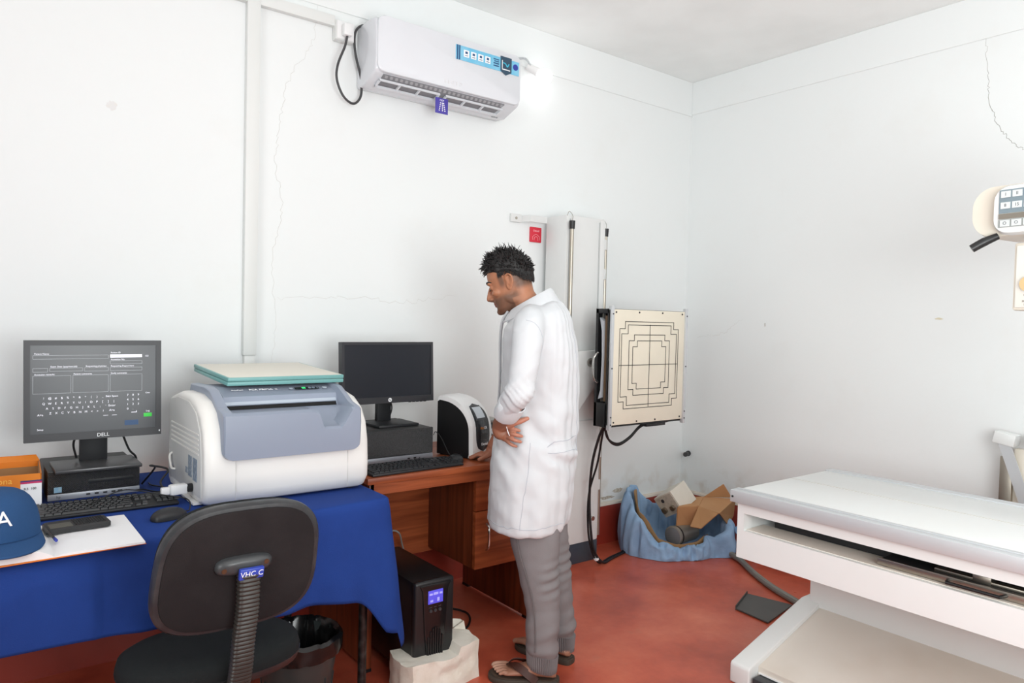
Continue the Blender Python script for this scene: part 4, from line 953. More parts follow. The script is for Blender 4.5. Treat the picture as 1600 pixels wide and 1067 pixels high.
# front black oval following the arc
def onarc(x, s_, off=0.003):
    # s_ 0 low .. 1 high along the front
    P = [Vector((0, p[0], p[1])) for p in o_][3:-1][::-1]
    Ls = [0]
    for p, q in zip(P, P[1:]): Ls.append(Ls[-1] + (q - p).length)
    tgt = s_ * Ls[-1] * 0.74; k = 0
    while k < len(P) - 2 and Ls[k + 1] < tgt: k += 1
    f_ = (tgt - Ls[k]) / (Ls[k + 1] - Ls[k]); q = P[k].lerp(P[k + 1], f_); tdir = (P[k + 1] - P[k]).normalized()
    n_ = Vector((0, -tdir.z, tdir.y)); 
    if n_.y > 0 and n_.z < 0: n_ = -n_
    return Vector((x, q.y, q.z)) + n_ * off
b = MB(); rings = []
for off in (0.001, 0.006):
    r_ = []
    for j in range(28):
        a = 2 * pi * j / 28; cx = 0.046 * abs(cos(a)) ** 0.6 * (1 if cos(a) > 0 else -1); s__ = 0.50 + 0.46 * abs(sin(a)) ** 0.75 * (1 if sin(a) > 0 else -1)
        r_.append((cx, s__, off))
    rings.append(r_)
# build as grid strips
for off in (0.0055,):
    L1 = []
    for i in range(17):
        s__ = 0.04 + 0.92 * i / 16; e = abs((s__ - 0.5) / 0.46); wx = 0.046 * max(0.0, 1 - e ** 4) ** 0.5 + 0.004
        L1.append([onarc(-wx, s__, 0.001), onarc(-wx + 0.003, s__, off), onarc(0, s__, off + 0.001), onarc(wx - 0.003, s__, off), onarc(wx, s__, 0.001)])
    b.loft(L1, cap=False, closed=False)
b.build('front_fascia', mat('fascia_dark', srgb(44, 46, 50), 0.25), sc_, ang=60)
def patch(x0, x1, s0, s1, off, n=6):
    b = MB(); b.loft([[onarc(x0, s0 + (s1 - s0) * i / n, off), onarc(x1, s0 + (s1 - s0) * i / n, off), onarc(x1, s0 + (s1 - s0) * i / n, off - 0.002), onarc(x0, s0 + (s1 - s0) * i / n, off - 0.002)] for i in range(n + 1)]); return b
patch(-0.030, 0.026, 0.64, 0.86, 0.009).build('small_screen', mat('small_screen_lit', srgb(176, 182, 188), 0.4, emit=srgb(176, 182, 188), estr=0.25), sc_)
patch(-0.038, 0.032, 0.60, 0.90, 0.0075).build('screen_surround', GREYD, sc_)
patch(-0.022, 0.024, 0.25, 0.36, 0.009).build('plate_slot', BLACK, sc_)
def onf(x, s_): 
    p = onarc(x, s_, 0.0085); q = onarc(x, s_ + 0.03, 0.0085); return frame(p, (1, 0, 0), (q - p))
b = MB(); b.text('Fire', 0.016, onf(-0.008, 0.46)); b.build('orange_lettering', mat('orange_print', srgb(214, 130, 50), 0.5), sc_)
b = MB(); b.text('CR', 0.016, onf(0.014, 0.46)); b.text('Dental', 0.017, onf(0.006, 0.17)); b.build('white_lettering', WHITE, sc_)
MB().box(-0.06, 0.06, -0.09, 0.09, 0.0, 0.006).build('base', BLACK, sc_)
t = thing('speaker_box', 'black box with a grey top standing behind the plate scanner', 'box', (-1.985, -0.36, 0.7605))
MB().box(-0.08, 0.09, -0.09, 0.10, 0.0, 0.13, 0.004).build('case', BLACK, t)
MB().box(-0.08, 0.09, -0.09, 0.10, 0.13, 0.142, 0.002).build('top_cover', mat('warm_grey', srgb(150, 148, 144), 0.5), t)

# ---------------------------------------------------------------- small things on the blue cloth
# orange carton
t = thing('orange_carton', 'open orange cardboard carton at the left edge of the table', 'carton', (-3.882, -0.50, TZ), radians(-3))
b = MB(); X0, X1, Y0_, Y1_, Hc = -0.12, 0.112, -0.02, 0.22, 0.112
b.box(X0, X1, Y0_, Y0_ + 0.003, 0, Hc); b.box(X0, X1, Y1_ - 0.003, Y1_, 0, Hc); b.box(X0, X0 + 0.003, Y0_, Y1_, 0, Hc); b.box(X1 - 0.003, X1, Y0_, Y1_, 0, Hc); b.box(X0, X1, Y0_, Y1_, 0, 0.003)
b.build('carton_body', ORANGE, t)
b = MB(); b.box(X0 + 0.003, X1 - 0.003, Y1_ - 0.005, Y1_ - 0.0035, 0.0, Hc - 0.02); b.box(X0 + 0.0035, X0 + 0.005, Y0_ + 0.004, Y1_ - 0.004, 0, Hc - 0.004); b.box(X1 - 0.005, X1 - 0.0035, Y0_ + 0.004, Y1_ - 0.004, 0, Hc - 0.002); b.build('inside', CARDD, t)
b = MB(); b.loft([[(X0, Y1_, Hc), (X1, Y1_, Hc), (X1, Y1_ - 0.002, Hc), (X0, Y1_ - 0.002, Hc)], [(X0, Y1_ + 0.01, Hc + 0.018), (X1 - 0.01, Y1_ + 0.01, Hc + 0.018), (X1 - 0.01, Y1_ + 0.008, Hc + 0.018), (X0, Y1_ + 0.008, Hc + 0.018)]])
b.build('flap', ORANGE, t)
MB().box(X1 - 0.055, X1 + 0.0006, Y0_ - 0.001, Y0_ + 0.01, 0.0, 0.086).build('white_label', PAPER, t)
MB().box(X1 - 0.055, X1 + 0.001, Y0_ - 0.0015, Y0_ + 0.01, 0.082, 0.088).build('pink_stripe', mat('pink_stripe', srgb(196, 44, 96), 0.5), t)
MB().box(X1 - 0.055, X1 + 0.001, Y0_ - 0.0015, Y0_ + 0.01, 0.088, 0.092).build('navy_stripe', mat('navy_stripe', srgb(50, 50, 110), 0.5), t)
b = MB(); b.text('Gypsona', 0.026, FRONT(X0 + 0.11, Y0_ - 0.0012, 0.094)); b.build('lettering', mat('light_orange', srgb(250, 190, 80), 0.5), t)
b = MB(); b.text('8.5  100', 0.010, FRONT(X1 - 0.03, Y0_ - 0.0018, 0.066)); b.build('label_lettering', GREYD, t)
t = thing('white_bottle', 'white plastic bottle standing beside the orange carton, partly cut by the frame', 'bottle', (-3.94, -0.61, TZ))
MB().loft([[(r_ * cos(a), r_ * sin(a), z) for a in [2 * pi * j / 24 for j in range(24)]] for r_, z in ((0.028, 0), (0.030, 0.004), (0.030, 0.12), (0.027, 0.137), (0.016, 0.145))]).build('bottle_body', PLASTW, t)
MB().cyl((0, 0, 0.145), (0, 0, 0.165), 0.015, seg=20).build('bottle_cap', PLASTW, t)

# open notebook
nb = thing('open_notebook', 'open register book with white pages and orange cover edges', 'book', (-3.785, -0.94, TZ))
b = MB(); b.loft([[(-0.24, -0.16, 0.0), (0.21, -0.145, 0.0), (0.198, 0.167, 0.0), (-0.24, 0.167, 0.0)], [(-0.24, -0.16, 0.003), (0.208, -0.147, 0.003), (0.198, 0.167, 0.003), (-0.24, 0.17, 0.003)]])
b.build('cover', mat('orange_cover', srgb(232, 128, 38), 0.5), nb)
def pages(x0, x1, h, flip, name):
    rings = []
    for k in range(15):
        t_ = k / 14; x = x0 + (x1 - x0) * t_
        z = 0.004 + h * (sin(min(1, (1 - t_) * 5 + 0.0) * pi / 2) if flip else sin(min(1, t_ * 5) * pi / 2)) * (0.75 + 0.25 * (t_ if flip else 1 - t_))
        rings.append([(x, -0.150, 0.0032), (x, 0.168, 0.0032), (x, 0.168, z), (x, -0.150, z)])
    MB().loft(rings).build(name, PAPER, nb, ang=60)
pages(-0.235, 0.0, 0.022, True, 'left_pages'); pages(0.0, 0.206, 0.006, False, 'right_pages')
# phone / black case
ph = thing('smartphone', 'smartphone in a black ribbed case lying on the notebook', 'phone', (-3.712, -0.855, TZ + 0.012), radians(4))
b = MB(); P = rrect(0.079, 0.045, 0.012)
b.loft([[(a, c, 0.0) for a, c in P], [(a, c, 0.011) for a, c in P], [(a * 0.96, c * 0.93, 0.014) for a, c in P]]); b.build('case', mat('rubber_black', srgb(44, 44, 46), 0.6), ph)
MB().box(-0.07, -0.015, -0.036, 0.012, 0.0125, 0.0148).build('back_plate', mat('greige', srgb(92, 90, 82), 0.5), ph)
b = MB()
for k in range(12): b.box(-0.008 + k * 0.0066, -0.005 + k * 0.0066, -0.03, 0.034, 0.0135, 0.0152)
b.build('ribs', BLACK, ph)
t = thing('ballpoint_pen', 'ballpoint pen with a blue end lying in the fold of the notebook', 'pen', (-3.782, -0.925, TZ + 0.018), radians(8))
MB().cyl((0, 0.06, 0.008), (0, -0.045, 0.0), 0.0035, seg=10).build('barrel', BLACKS, t)
MB().cyl((0, -0.045, 0.0), (0, -0.062, -0.001), 0.004, seg=10).build('pen_end', BLUE, t)
# baseball cap
cp = thing('baseball_cap', 'dark blue baseball cap with white letters resting on the notebook', 'cap', (-3.902, -0.93, TZ + 0.026), radians(8))
b = MB(); rings = []
for k in range(10):
    t_ = k / 9; a = t_ * pi / 2
    rr = cos(a) ** 0.62 if k < 9 else 0.01
    rings.append([(0.098 * rr * cos(q), 0.115 * rr * sin(q) * 1.0 + (0.0 if sin(q) < 0 else 0), 0.004 + 0.125 * sin(a) ** 0.9 + 0.004) for q in [2 * pi * j / 40 for j in range(40)]])
b.loft(rings); b.build('crown', CAPB, cp, ang=60)
b = MB(); top = []; bot = []
rings = []
for k in range(9):   # visor: from crown edge outwards, curving down
    t_ = k / 8; r_ = []
    for j in range(19):
        q = radians(180 + 12 + 156 * j / 18); e = 0.075 * t_ * sin(radians(156 * j / 18 + 12)) ** 0.6
        x = 0.098 * cos(q) * (1 + 0.02 * t_); y = 0.115 * sin(q) - e
        z = 0.018 - 0.016 * t_ - 0.35 * x * x / 0.1 * 0.12
        r_.append((x, y, z))
    rings.append(r_)
b.loft(rings, cap=False, closed=False); vz = b.build('visor', CAPB, cp, ang=60); md_ = vz.modifiers.new('thick', 'SOLIDIFY'); md_.thickness = 0.004
b = MB(); b.text('VA', 0.052, FRONT(-0.018, 0, 0), 0.0012)
for v in b.bm.verts:
    x, z = v.co.x, v.co.z + 0.074; q = (1 - (x / 0.098) ** 2); hh = min(0.999, max(0.0, (z - 0.008) / 0.125)); rr = cos(math.asin(hh ** (1 / 0.9))) ** 0.62
    y0 = -sqrt(max(0.0001, rr * rr - (x / 0.098) ** 2)) * 0.115
    v.co = Vector((x, y0 - 0.0015 + v.co.y, z))
b.build('lettering', WHITE, cp)
b = MB(); b.ell((0, 0, 0.134), (0.008, 0.008, 0.004)); b.build('top_button', CAPB, cp)
# ================================================================ UPS, foam tray, bin
u = thing('ups_unit', 'black tower UPS with a lit blue display standing in white foam', 'ups', (-2.556, -0.925, 0.0), radians(0))
MB().box(-0.084, 0.084, 0.02, 0.44, 0.035, 0.395, 0.004).build('case', mat('ups_black', srgb(20, 20, 21), 0.35), u)
b = MB(); b.box(-0.086, 0.086, 0.0, 0.03, 0.035, 0.397, 0.010, 3); b.build('front_cover', mat('ups_front', srgb(30, 30, 32), 0.3), u)
b = MB(); b.prism([(-0.045, 0.20), (-0.056, 0.36), (-0.068, 0.385), (0.068, 0.385), (0.056, 0.36), (0.045, 0.20), (0.03, 0.06), (-0.03, 0.06)], 'y', -0.006, 0.004); b.bevel(0.004); b.build('centre_fascia', mat('ups_gloss', srgb(22, 22, 24), 0.18), u)
MB().box(-0.034, 0.030, -0.009, -0.004, 0.312, 0.362, 0.001).build('display', mat('blue_lcd', srgb(82, 78, 200), 0.4, emit=srgb(84, 80, 214), estr=0.55), u)
b = MB()
for (x0, x1, z0, z1) in ((-0.030, -0.016, 0.345, 0.352), (-0.012, 0.008, 0.345, 0.354), (0.014, 0.026, 0.345, 0.352), (-0.026, -0.014, 0.319, 0.327), (0.004, 0.014, 0.319, 0.333)): b.box(x0, x1, -0.0098, -0.0085, z0, z1)
b.buildp('display_symbol', mat('lcd_pale', srgb(170, 170, 240), 0.4, emit=srgb(150, 150, 235), estr=0.4), u)
b = MB()
for k in range(3): b.cyl((-0.022 + k * 0.020, -0.006, 0.285), (-0.022 + k * 0.020, -0.010, 0.285), 0.006, seg=12); b.box(-0.028 + k * 0.020, -0.017 + k * 0.020, -0.0075, -0.006, 0.297, 0.300)
b.buildp('button', GREYD, u)
b = MB()
for k in range(7):
    x = -0.03 + k * 0.010; hgt = 0.10 * sqrt(max(0.05, 1 - ((k - 3) / 4) ** 2)); b.box(x - 0.003, x + 0.003, -0.010, -0.004, 0.10, 0.10 + hgt + 0.02)
b.buildp('vent_bar', BLACK, u)
fm = thing('foam_tray', 'broken white foam packing block holding the UPS', 'foam packing', (-2.545, -0.915, 0))
random.seed(5)
poly = [(-0.15, -0.075), (0.02, -0.085), (0.10, -0.075), (0.175, -0.06), (0.185, 0.02), (0.19, 0.09), (0.155, 0.10), (0.145, 0.075), (0.065, 0.075), (0.062, -0.012), (-0.137, -0.012), (-0.137, 0.03), (-0.15, 0.10), (-0.165, 0.05), (-0.17, -0.02)]
b = MB()
n_ = len(poly)
def dens(P, m):
    out = []
    for (a, c), (d, e) in zip(P, P[1:] + P[:1]):
        k = max(1, int(math.hypot(d - a, e - c) / m))
        for i in range(k): out.append((a + (d - a) * i / k, c + (e - c) * i / k))
    return out
poly = [(x * 0.92, y) for x, y in poly]
pd = dens(poly, 0.012)
def fz(x, y): return 0.118 + 0.028 * (x > 0.06) + 0.015 * noise.noise(Vector((x * 18, y * 18, 2))) + 0.03 * (x > 0.14 and y > 0.06)
rings = []
for t_ in (0, 0.15, 0.3, 0.45, 0.6, 0.75, 0.9, 0.97, 1.0):
    s_ = 0.004 if t_ in (0, 1.0) else 0.0
    r_ = []
    for (x, y) in pd:
        nn = noise.noise_vector(Vector((x * 22, y * 22, t_ * 3))) * 0.006
        band = -0.010 if (0.35 < t_ < 0.7 and y < -0.05 and -0.02 < x < 0.12) else 0
        r_.append((x + nn.x, y + nn.y - band, max(0.0, fz(x, y) * t_ )))
    rings.append(r_)
b.loft(rings); bmesh.ops.triangulate(b.bm, faces=[f for f in b.bm.faces if len(f.verts) > 4])
b.build('foam_block', FOAM, fm, ang=40)
t = thing('floor_cables', 'black power cables on the floor under the wooden desk', 'cable', (-2.3, -0.35, 0))
b = MB(); b.tube([(-0.25, -0.05, 0.30), (-0.2, 0.0, 0.18), (-0.1, 0.06, 0.04), (0.0, 0.08, 0.012), (0.12, 0.02, 0.012), (0.2, -0.12, 0.012), (0.12, -0.25, 0.012), (0.0, -0.28, 0.012), (-0.1, -0.25, 0.012)], 0.005, 8, 8)
b.tube([(-0.2, 0.05, 0.10), (-0.08, 0.12, 0.10), (0.0, 0.10, 0.12), (0.04, 0.02, 0.05), (0.0, -0.05, 0.012), (-0.12, -0.1, 0.012)], 0.004, 8, 8)
b.build('cables', CABLE, t)
b = MB(); b.tube([(-0.15, -0.02, 0.395), (-0.13, 0.0, 0.42), (-0.10, -0.01, 0.405), (-0.06, 0.03, 0.33), (-0.02, 0.05, 0.25)], 0.004, 6, 8); b.build('grey_cable', mat('cable_grey', srgb(150, 150, 148), 0.5), t)

bn = thing('waste_bin', 'dark grey plastic waste bin lined with a black bag under the table', 'waste bin', (-3.075, -0.90, 0))
circ = lambda r_, z, n=40, el=1.0: [(r_ * cos(2 * pi * j / n), r_ * el * sin(2 * pi * j / n), z) for j in range(n)]
b = MB(); b.loft([circ(0.098, 0.0), circ(0.10, 0.004), circ(0.118, 0.20), circ(0.120, 0.205), circ(0.130, 0.29), circ(0.136, 0.295), circ(0.136, 0.305), circ(0.125, 0.305), circ(0.095, 0.02)]); b.build('bin_body', mat('bin_grey', srgb(56, 62, 62), 0.35), bn)
b = MB()
for k in range(0, 40, 3):
    a = 2 * pi * k / 40; b.box(0, 0, 0, 0, 0, 0) if False else b.tube([(0.119 * cos(a), 0.119 * sin(a), 0.19), (0.101 * cos(a), 0.101 * sin(a), 0.01)], 0.0022, 4)
b.buildp('rib', mat('bin_grey', srgb(56, 62, 62), 0.35), bn)
b = MB(); rings = []
random.seed(8)
for (r_, z) in ((0.128, 0.255), (0.143, 0.262), (0.147, 0.285), (0.145, 0.312), (0.134, 0.322), (0.124, 0.308), (0.112, 0.24), (0.09, 0.16), (0.04, 0.13)):
    rings.append([((r_ + 0.006 * noise.noise(Vector((cos(q) * 6, sin(q) * 6, z * 60)))) * cos(q), (r_ + 0.006 * noise.noise(Vector((cos(q) * 6, sin(q) * 6, z * 60)))) * sin(q), z + 0.006 * noise.noise(Vector((cos(q) * 8, sin(q) * 8, z * 20 + 5)))) for q in [2 * pi * j / 72 for j in range(72)]])
b.loft(rings, cap=False); b.face([]) if False else None
b.build('liner_bag', mat('bag_black', srgb(16, 16, 17), 0.2), bn, ang=30)
b = MB(); b.box(-0.05, 0.02, -0.02, 0.05, 0.16, 0.19); b.box(0.0, 0.05, -0.06, -0.03, 0.17, 0.18); b.buildp('rubbish', CARDD, bn)

# ================================================================ office chair
ch_ = thing('office_chair', 'black fabric office chair seen from behind at the blue table', 'office chair', (-3.43, -1.15, 0), radians(-2))
def sell(hx, hz, n, e=2.8, cx=0, cz=0, taper=0.0, skew=0.0):
    P = []
    for j in range(n):
        a = 2 * pi * j / n; c, s = cos(a), sin(a)
        x = hx * abs(c) ** (2 / e) * (1 if c > 0 else -1); z = hz * abs(s) ** (2 / e) * (1 if s > 0 else -1)
        P.append((cx + x * (1 + taper * z / hz), cz + z + skew * x))
    return P
# seat: local
b = MB(); rings = []
for s_, z in ((0.86, 0.425), (0.97, 0.435), (1.0, 0.455)): rings.append([(x * s_, y * s_ - 0.063, z) for x, y in sell(0.231, 0.156, 48, 2.5, cx=-0.006)])
b.loft(rings); b.build('seat_shell', CHAIRE, ch_, ang=50)
b = MB(); rings = []
for s_, z in ((0.985, 0.45), (0.995, 0.465), (0.97, 0.485), (0.88, 0.497), (0.6, 0.50), (0.3, 0.496)): rings.append([(x * s_, y * s_ - 0.063, z) for x, y in sell(0.231, 0.156, 48, 2.5, cx=-0.006)])
b.loft(rings); b.build('seat_cushion', SEATF, ch_, ang=50)
# backrest: leaning back slightly
TB = Matrix.Translation((0.02, -0.215, 0.748)) @ Matrix.Rotation(radians(4), 4, 'X')
Sh = Matrix.Identity(4); Sh[0][2] = 0.10; TB = TB @ Sh
b = MB(); b.M = TB; rings = []
for s_, y in ((0.90, -0.030), (0.97, -0.028), (1.0, -0.018), (1.0, 0.0), (0.985, 0.008)): rings.append([(x * s_, y, z * s_) for x, z in sell(0.200, 0.160, 56, 3.2, taper=-0.03)])
b.loft(rings); bk_ = b.build('backrest', CHAIRE, ch_, ang=50)
b = MB(); b.M = TB; rings = []
for s_, y in ((0.925, -0.026), (0.915, -0.034), (0.86, -0.037), (0.5, -0.039), (0.2, -0.0395)): rings.append([(x * s_, y, z * s_) for x, z in sell(0.200, 0.160, 56, 3.2, taper=-0.03)])
b.loft(rings); b.build('back_cover', CHAIRF, bk_, ang=50)
b = MB(); b.M = TB; rings = []
for s_, y in ((0.99, 0.006), (0.97, 0.03), (0.88, 0.045), (0.4, 0.05)): rings.append([(x * s_, y, z * s_) for x, z in sell(0.200, 0.160, 56, 3.2, taper=-0.03)])
b.loft(rings); b.build('front_cushion', SEATF, bk_, ang=50)
b = MB(); b.M = TB @ Matrix.Translation((-0.0, -0.040, 0.015)); rings = []
for s_, y in ((1.0, 0.004), (1.0, -0.010), (0.85, -0.020), (0.5, -0.024)): rings.append([(x * s_, y, z * s_ + 0) for x, z in sell(0.068, 0.022, 32, 3.0)])
b.loft(rings); br = b.build('bracket', mat('bracket_grey', srgb(62, 64, 66), 0.35), ch_, ang=50)
b = MB(); b.M = TB @ Matrix.Translation((0.0, -0.062, 0.015)); b.cyl((-0.05, 0.004, -0.004), (-0.05, -0.001, -0.004), 0.006, seg=12); b.cyl((0.05, 0.004, 0.004), (0.05, -0.001, 0.004), 0.006, seg=12); b.buildp('bolt', mat('rusty_bolt', srgb(96, 66, 46), 0.5, metal=0.5), br)
b = MB(); b.M = TB @ Matrix.Translation((0.012, -0.081, 0.002)) ; b.box(-0.030, 0.028, -0.002, 0.012, -0.013, 0.013, 0.002); stt = b.build('blue_sticker', mat('sticker_royal', srgb(52, 74, 176), 0.35), br)
b = MB(); b.M = TB @ Matrix.Translation((0.012, -0.081, 0.002)); b.text('VHC', 0.018, FRONT(-0.010, -0.0025, 0.0), 0.0003); b.text('C', 0.018, FRONT(0.020, -0.0025, 0.0), 0.0003); b.build('sticker_lettering', WHITE, stt)
# bellows
b = MB(); rings = []
P = spline([(0.028, -0.280, 0.742), (0.026, -0.282, 0.66), (0.018, -0.280, 0.58), (0.015, -0.270, 0.50), (0.01, -0.245, 0.43), (0.0, -0.20, 0.385), (0.0, -0.12, 0.375)], 8)
for i in range(len(P) - 1):
    t_ = (P[i + 1] - P[i]).normalized(); sd = Vector((1, 0, 0)); nn = sd.cross(t_).normalized()
    for q_, w_ in ((0.0, 0.92), (0.4, 1.0), (0.6, 1.0), (0.95, 0.90)):
        c_ = P[i].lerp(P[i + 1], q_); hx = 0.027 * w_; hy = 0.019 * w_
        rings.append([c_ + sd * x + nn * y for x, y in sell(hx, hy, 20, 4)])
b.loft(rings); b.build('bellows', GAITER, ch_, ang=25)
b = MB(); b.box(-0.06, 0.06, -0.19, 0.10, 0.385, 0.418, 0.004); b.build('under_frame', BLACK, ch_)
MB().cyl((0, 0.0, 0.10), (0, 0.0, 0.39), 0.024, seg=16).build('gas_column', BLACK, ch_)
MB().cyl((-0.05, -0.19, 0.02), (-0.05, -0.19, 0.41), 0.009, seg=12).build('height_lever', mat('rust_rod', srgb(110, 84, 80), 0.5, metal=0.4), ch_) if False else MB().tube([(-0.04, -0.12, 0.395), (-0.045, -0.20, 0.39), (-0.05, -0.235, 0.37)], 0.008, 8, 4).build('height_lever', mat('rust_rod', srgb(110, 84, 80), 0.5, metal=0.4), ch_)
for k in range(5):
    a = radians(18 + 72 * k); c, s = cos(a), sin(a)
    lg_ = MB().tube([(0.02 * c, 0.02 * s, 0.11), (0.15 * c, 0.15 * s, 0.10), (0.27 * c, 0.27 * s, 0.075)], [0.022, 0.018, 0.013], 10, 4, flat=0.8).build('leg', BLACK, ch_)
    b = MB(); b.cyl((0.27 * c - 0.012 * s, 0.27 * s + 0.012 * c, 0.026), (0.27 * c + 0.012 * s, 0.27 * s - 0.012 * c, 0.026), 0.026, seg=16); b.cyl((0.27 * c, 0.27 * s, 0.03), (0.27 * c, 0.27 * s, 0.075), 0.007, seg=8); b.build('caster', BLACK, lg_)

# ================================================================ heap in the corner
hp = thing('cloth_bundle', 'crumpled light blue cloth spread around boxes in the corner', 'cloth', (-0.47, -0.36, 0))
b = MB(); rings = []
NA = 150
def hz_(a):   # rim height by angle (0 = +x)
    d = math.degrees(a) % 360
    K = [(0, 0.20), (60, 0.20), (95, 0.26), (112, 0.35), (148, 0.35), (172, 0.24), (196, 0.10), (225, 0.075), (255, 0.085), (285, 0.13), (315, 0.21), (335, 0.24), (360, 0.20)]
    for (p, q), (r_, s_) in zip(K, K[1:]):
        if p <= d <= r_: t_ = (d - p) / (r_ - p); t_ = t_ * t_ * (3 - 2 * t_); return q + (s_ - q) * t_
def rr_(a):
    d = math.degrees(a) % 360
    K = [(0, 0.30), (45, 0.28), (90, 0.27), (130, 0.335), (165, 0.35), (200, 0.29), (235, 0.24), (270, 0.24), (300, 0.34), (330, 0.36), (360, 0.30)]
    for (p, q), (r_, s_) in zip(K, K[1:]):
        if p <= d <= r_: t_ = (d - p) / (r_ - p); t_ = t_ * t_ * (3 - 2 * t_); return q + (s_ - q) * t_
# profile: from outside floor up over the rim and inside down to the bottom
prof_ = [(1.02, 0.0), (1.04, 0.15), (1.02, 0.4), (0.99, 0.65), (0.97, 0.85), (0.94, 0.97), (0.90, 1.0), (0.86, 0.96), (0.83, 0.85), (0.82, 0.65), (0.80, 0.4), (0.76, 0.2), (0.66, 0.05), (0.4, 0.03), (0.05, 0.03)]
for j, (pr_, pz) in enumerate(prof_):
    r_ = []
    for i in range(NA):
        a = 2 * pi * i / NA; R_ = rr_(a) * pr_; z = hz_(a) * pz
        x, y = R_ * cos(a), R_ * sin(a)
        f_ = 1.0 if j < 12 else 0.3
        nv = noise.noise_vector(Vector((cos(a) * 3.2, sin(a) * 3.2, j * 0.16)))
        nf = noise.noise(Vector((a * 9, j * 0.12, 4))); nf2 = noise.noise(Vector((cos(a) * 9, sin(a) * 9, j * 0.5)))
        rg = (0.5 - abs(noise.noise(Vector((cos(a) * 4.5 + 3, sin(a) * 4.5, j * 0.28))))) ; rg2 = (0.4 - abs(noise.noise(Vector((cos(a) * 11, sin(a) * 11 + 7, j * 0.45)))))
        d_ = (0.020 * nv.x + 0.022 * nf + 0.012 * nf2 + 0.050 * (rg - 0.3) + 0.026 * (rg2 - 0.2)) * f_ * min(1, j / 2 + 0.3)
        x += cos(a) * d_; y += sin(a) * d_; z += (0.02 * nv.z + 0.016 * nf2 + 0.03 * (rg2 - 0.2)) * f_ * (1 if j else 0)
        x = min(x, 0.405); y = min(y, 0.295)
        r_.append((x, y, max(0.002, z)))
    rings.append(r_)
b.loft(rings, cap=False); cb_ = b.build('cloth_sheet', DENIM, hp, ang=70)
sb = cb_.modifiers.new('sub', 'SUBSURF'); sb.levels = 1; sb.render_levels = 1
# knotted tail of cloth at the right
b = MB(); b.tube([(0.20, -0.30, 0.16), (0.25, -0.36, 0.08), (0.235, -0.40, 0.02), (0.20, -0.44, 0.008)], [0.05, 0.035, 0.015, 0.010], 12, 6, flat=0.5)
for v in b.bm.verts: v.co += noise.noise_vector(v.co * 30) * 0.008
b.build('cloth_tail', DENIM, hp, ang=70)
# lining cardboard
b = MB(); rings = []
for pr_, pz in ((0.80, 0.93), (0.74, 0.45), (0.60, 0.10)):
    rings.append([(rr_(a) * pr_ * cos(a) * 0.99, rr_(a) * pr_ * sin(a) * 0.99, hz_(a) * pz + 0.012) for a in [radians(120 + 160 * i / 24) for i in range(25)]])
b.loft(rings, cap=False, closed=False); t = tag(b.build('cardboard_lining', CARDD, None, ang=40), 'brown cardboard sheet curved inside the blue cloth around the canister', 'cardboard'); t.location = hp.location
md_ = t.modifiers.new('thick', 'SOLIDIFY'); md_.thickness = 0.004
# metal control box
mb_ = thing('control_box', 'tilted off-white metal box with knobs lying in the blue cloth', 'control box', (-0.515, -0.44, 0.257))
e0 = Vector((-0.318, 0.494, 0.809)).normalized(); e1 = Vector((0.113, 0.867, -0.485)); e1 = (e1 - e0 * e1.dot(e0)).normalized(); e2 = e0.cross(e1)
if e2.x < 0: e2 = -e2
Mb = Matrix.Identity(4)
for i in range(3): Mb[i][0] = e0[i]; Mb[i][1] = e1[i]; Mb[i][2] = e2[i]
# visible: face (e0,e1)? front panel spans e0 and e1 ; top spans e0,e2
b = MB(); b.M = Mb; b.box(0, 0.135, 0, 0.165, 0, 0.15, 0.003); b.build('box_body', mat('old_enamel', srgb(222, 216, 204), 0.45, var=0.4, vcol=srgb(190, 180, 164)), mb_)
b = MB(); b.M = Mb; b.box(0.008, 0.127, 0.008, 0.157, -0.003, 0.002); b.build('front_plate', mat('plate_aged', srgb(204, 198, 184), 0.5, var=0.5, vcol=srgb(150, 144, 132), vscale=50), mb_)
b = MB(); b.M = Mb; b.cyl((0.04, 0.05, -0.002), (0.04, 0.05, -0.022), 0.017, seg=16); b.cyl((0.045, 0.125, -0.002), (0.045, 0.125, -0.020), 0.019, seg=16); b.buildp('knob', STEEL, mb_)
b = MB(); b.M = Mb; b.cyl((0.10, 0.10, -0.002), (0.10, 0.10, -0.006), 0.012, seg=14); b.build('socket', GREYD, mb_)
# canister
cn = thing('metal_canister', 'grey metal canister lying on its side under the cardboard', 'canister', (-0.60, -0.44, 0.115))
b = MB(); b.M = frame((0, 0, 0), (1.0, 0.06, 0.02), (0, 0, 1))
def cring(x, r_): return [(x, r_ * cos(2 * pi * j / 36), r_ * sin(2 * pi * j / 36)) for j in range(36)]
b.loft([cring(0, 0.055), cring(0.003, 0.060), cring(0.02, 0.060), cring(0.022, 0.057), cring(0.19, 0.057)]); b.build('can_body', mat('can_metal', srgb(158, 156, 148), 0.35, metal=0.6), cn)
b = MB(); b.M = frame((0, 0, 0), (1.0, 0.06, 0.02), (0, 0, 1)); b.loft([cring(-0.001, 0.053), cring(-0.003, 0.050)]); b.build('can_lid', mat('lid_grey', srgb(116, 118, 122), 0.4), cn)
b = MB(); b.M = frame((0, 0, 0), (1.0, 0.06, 0.02), (0, 0, 1)); b.loft([cring(0.024, 0.0585), cring(0.034, 0.0585)]); b.build('rubber_band', BLACK, cn)
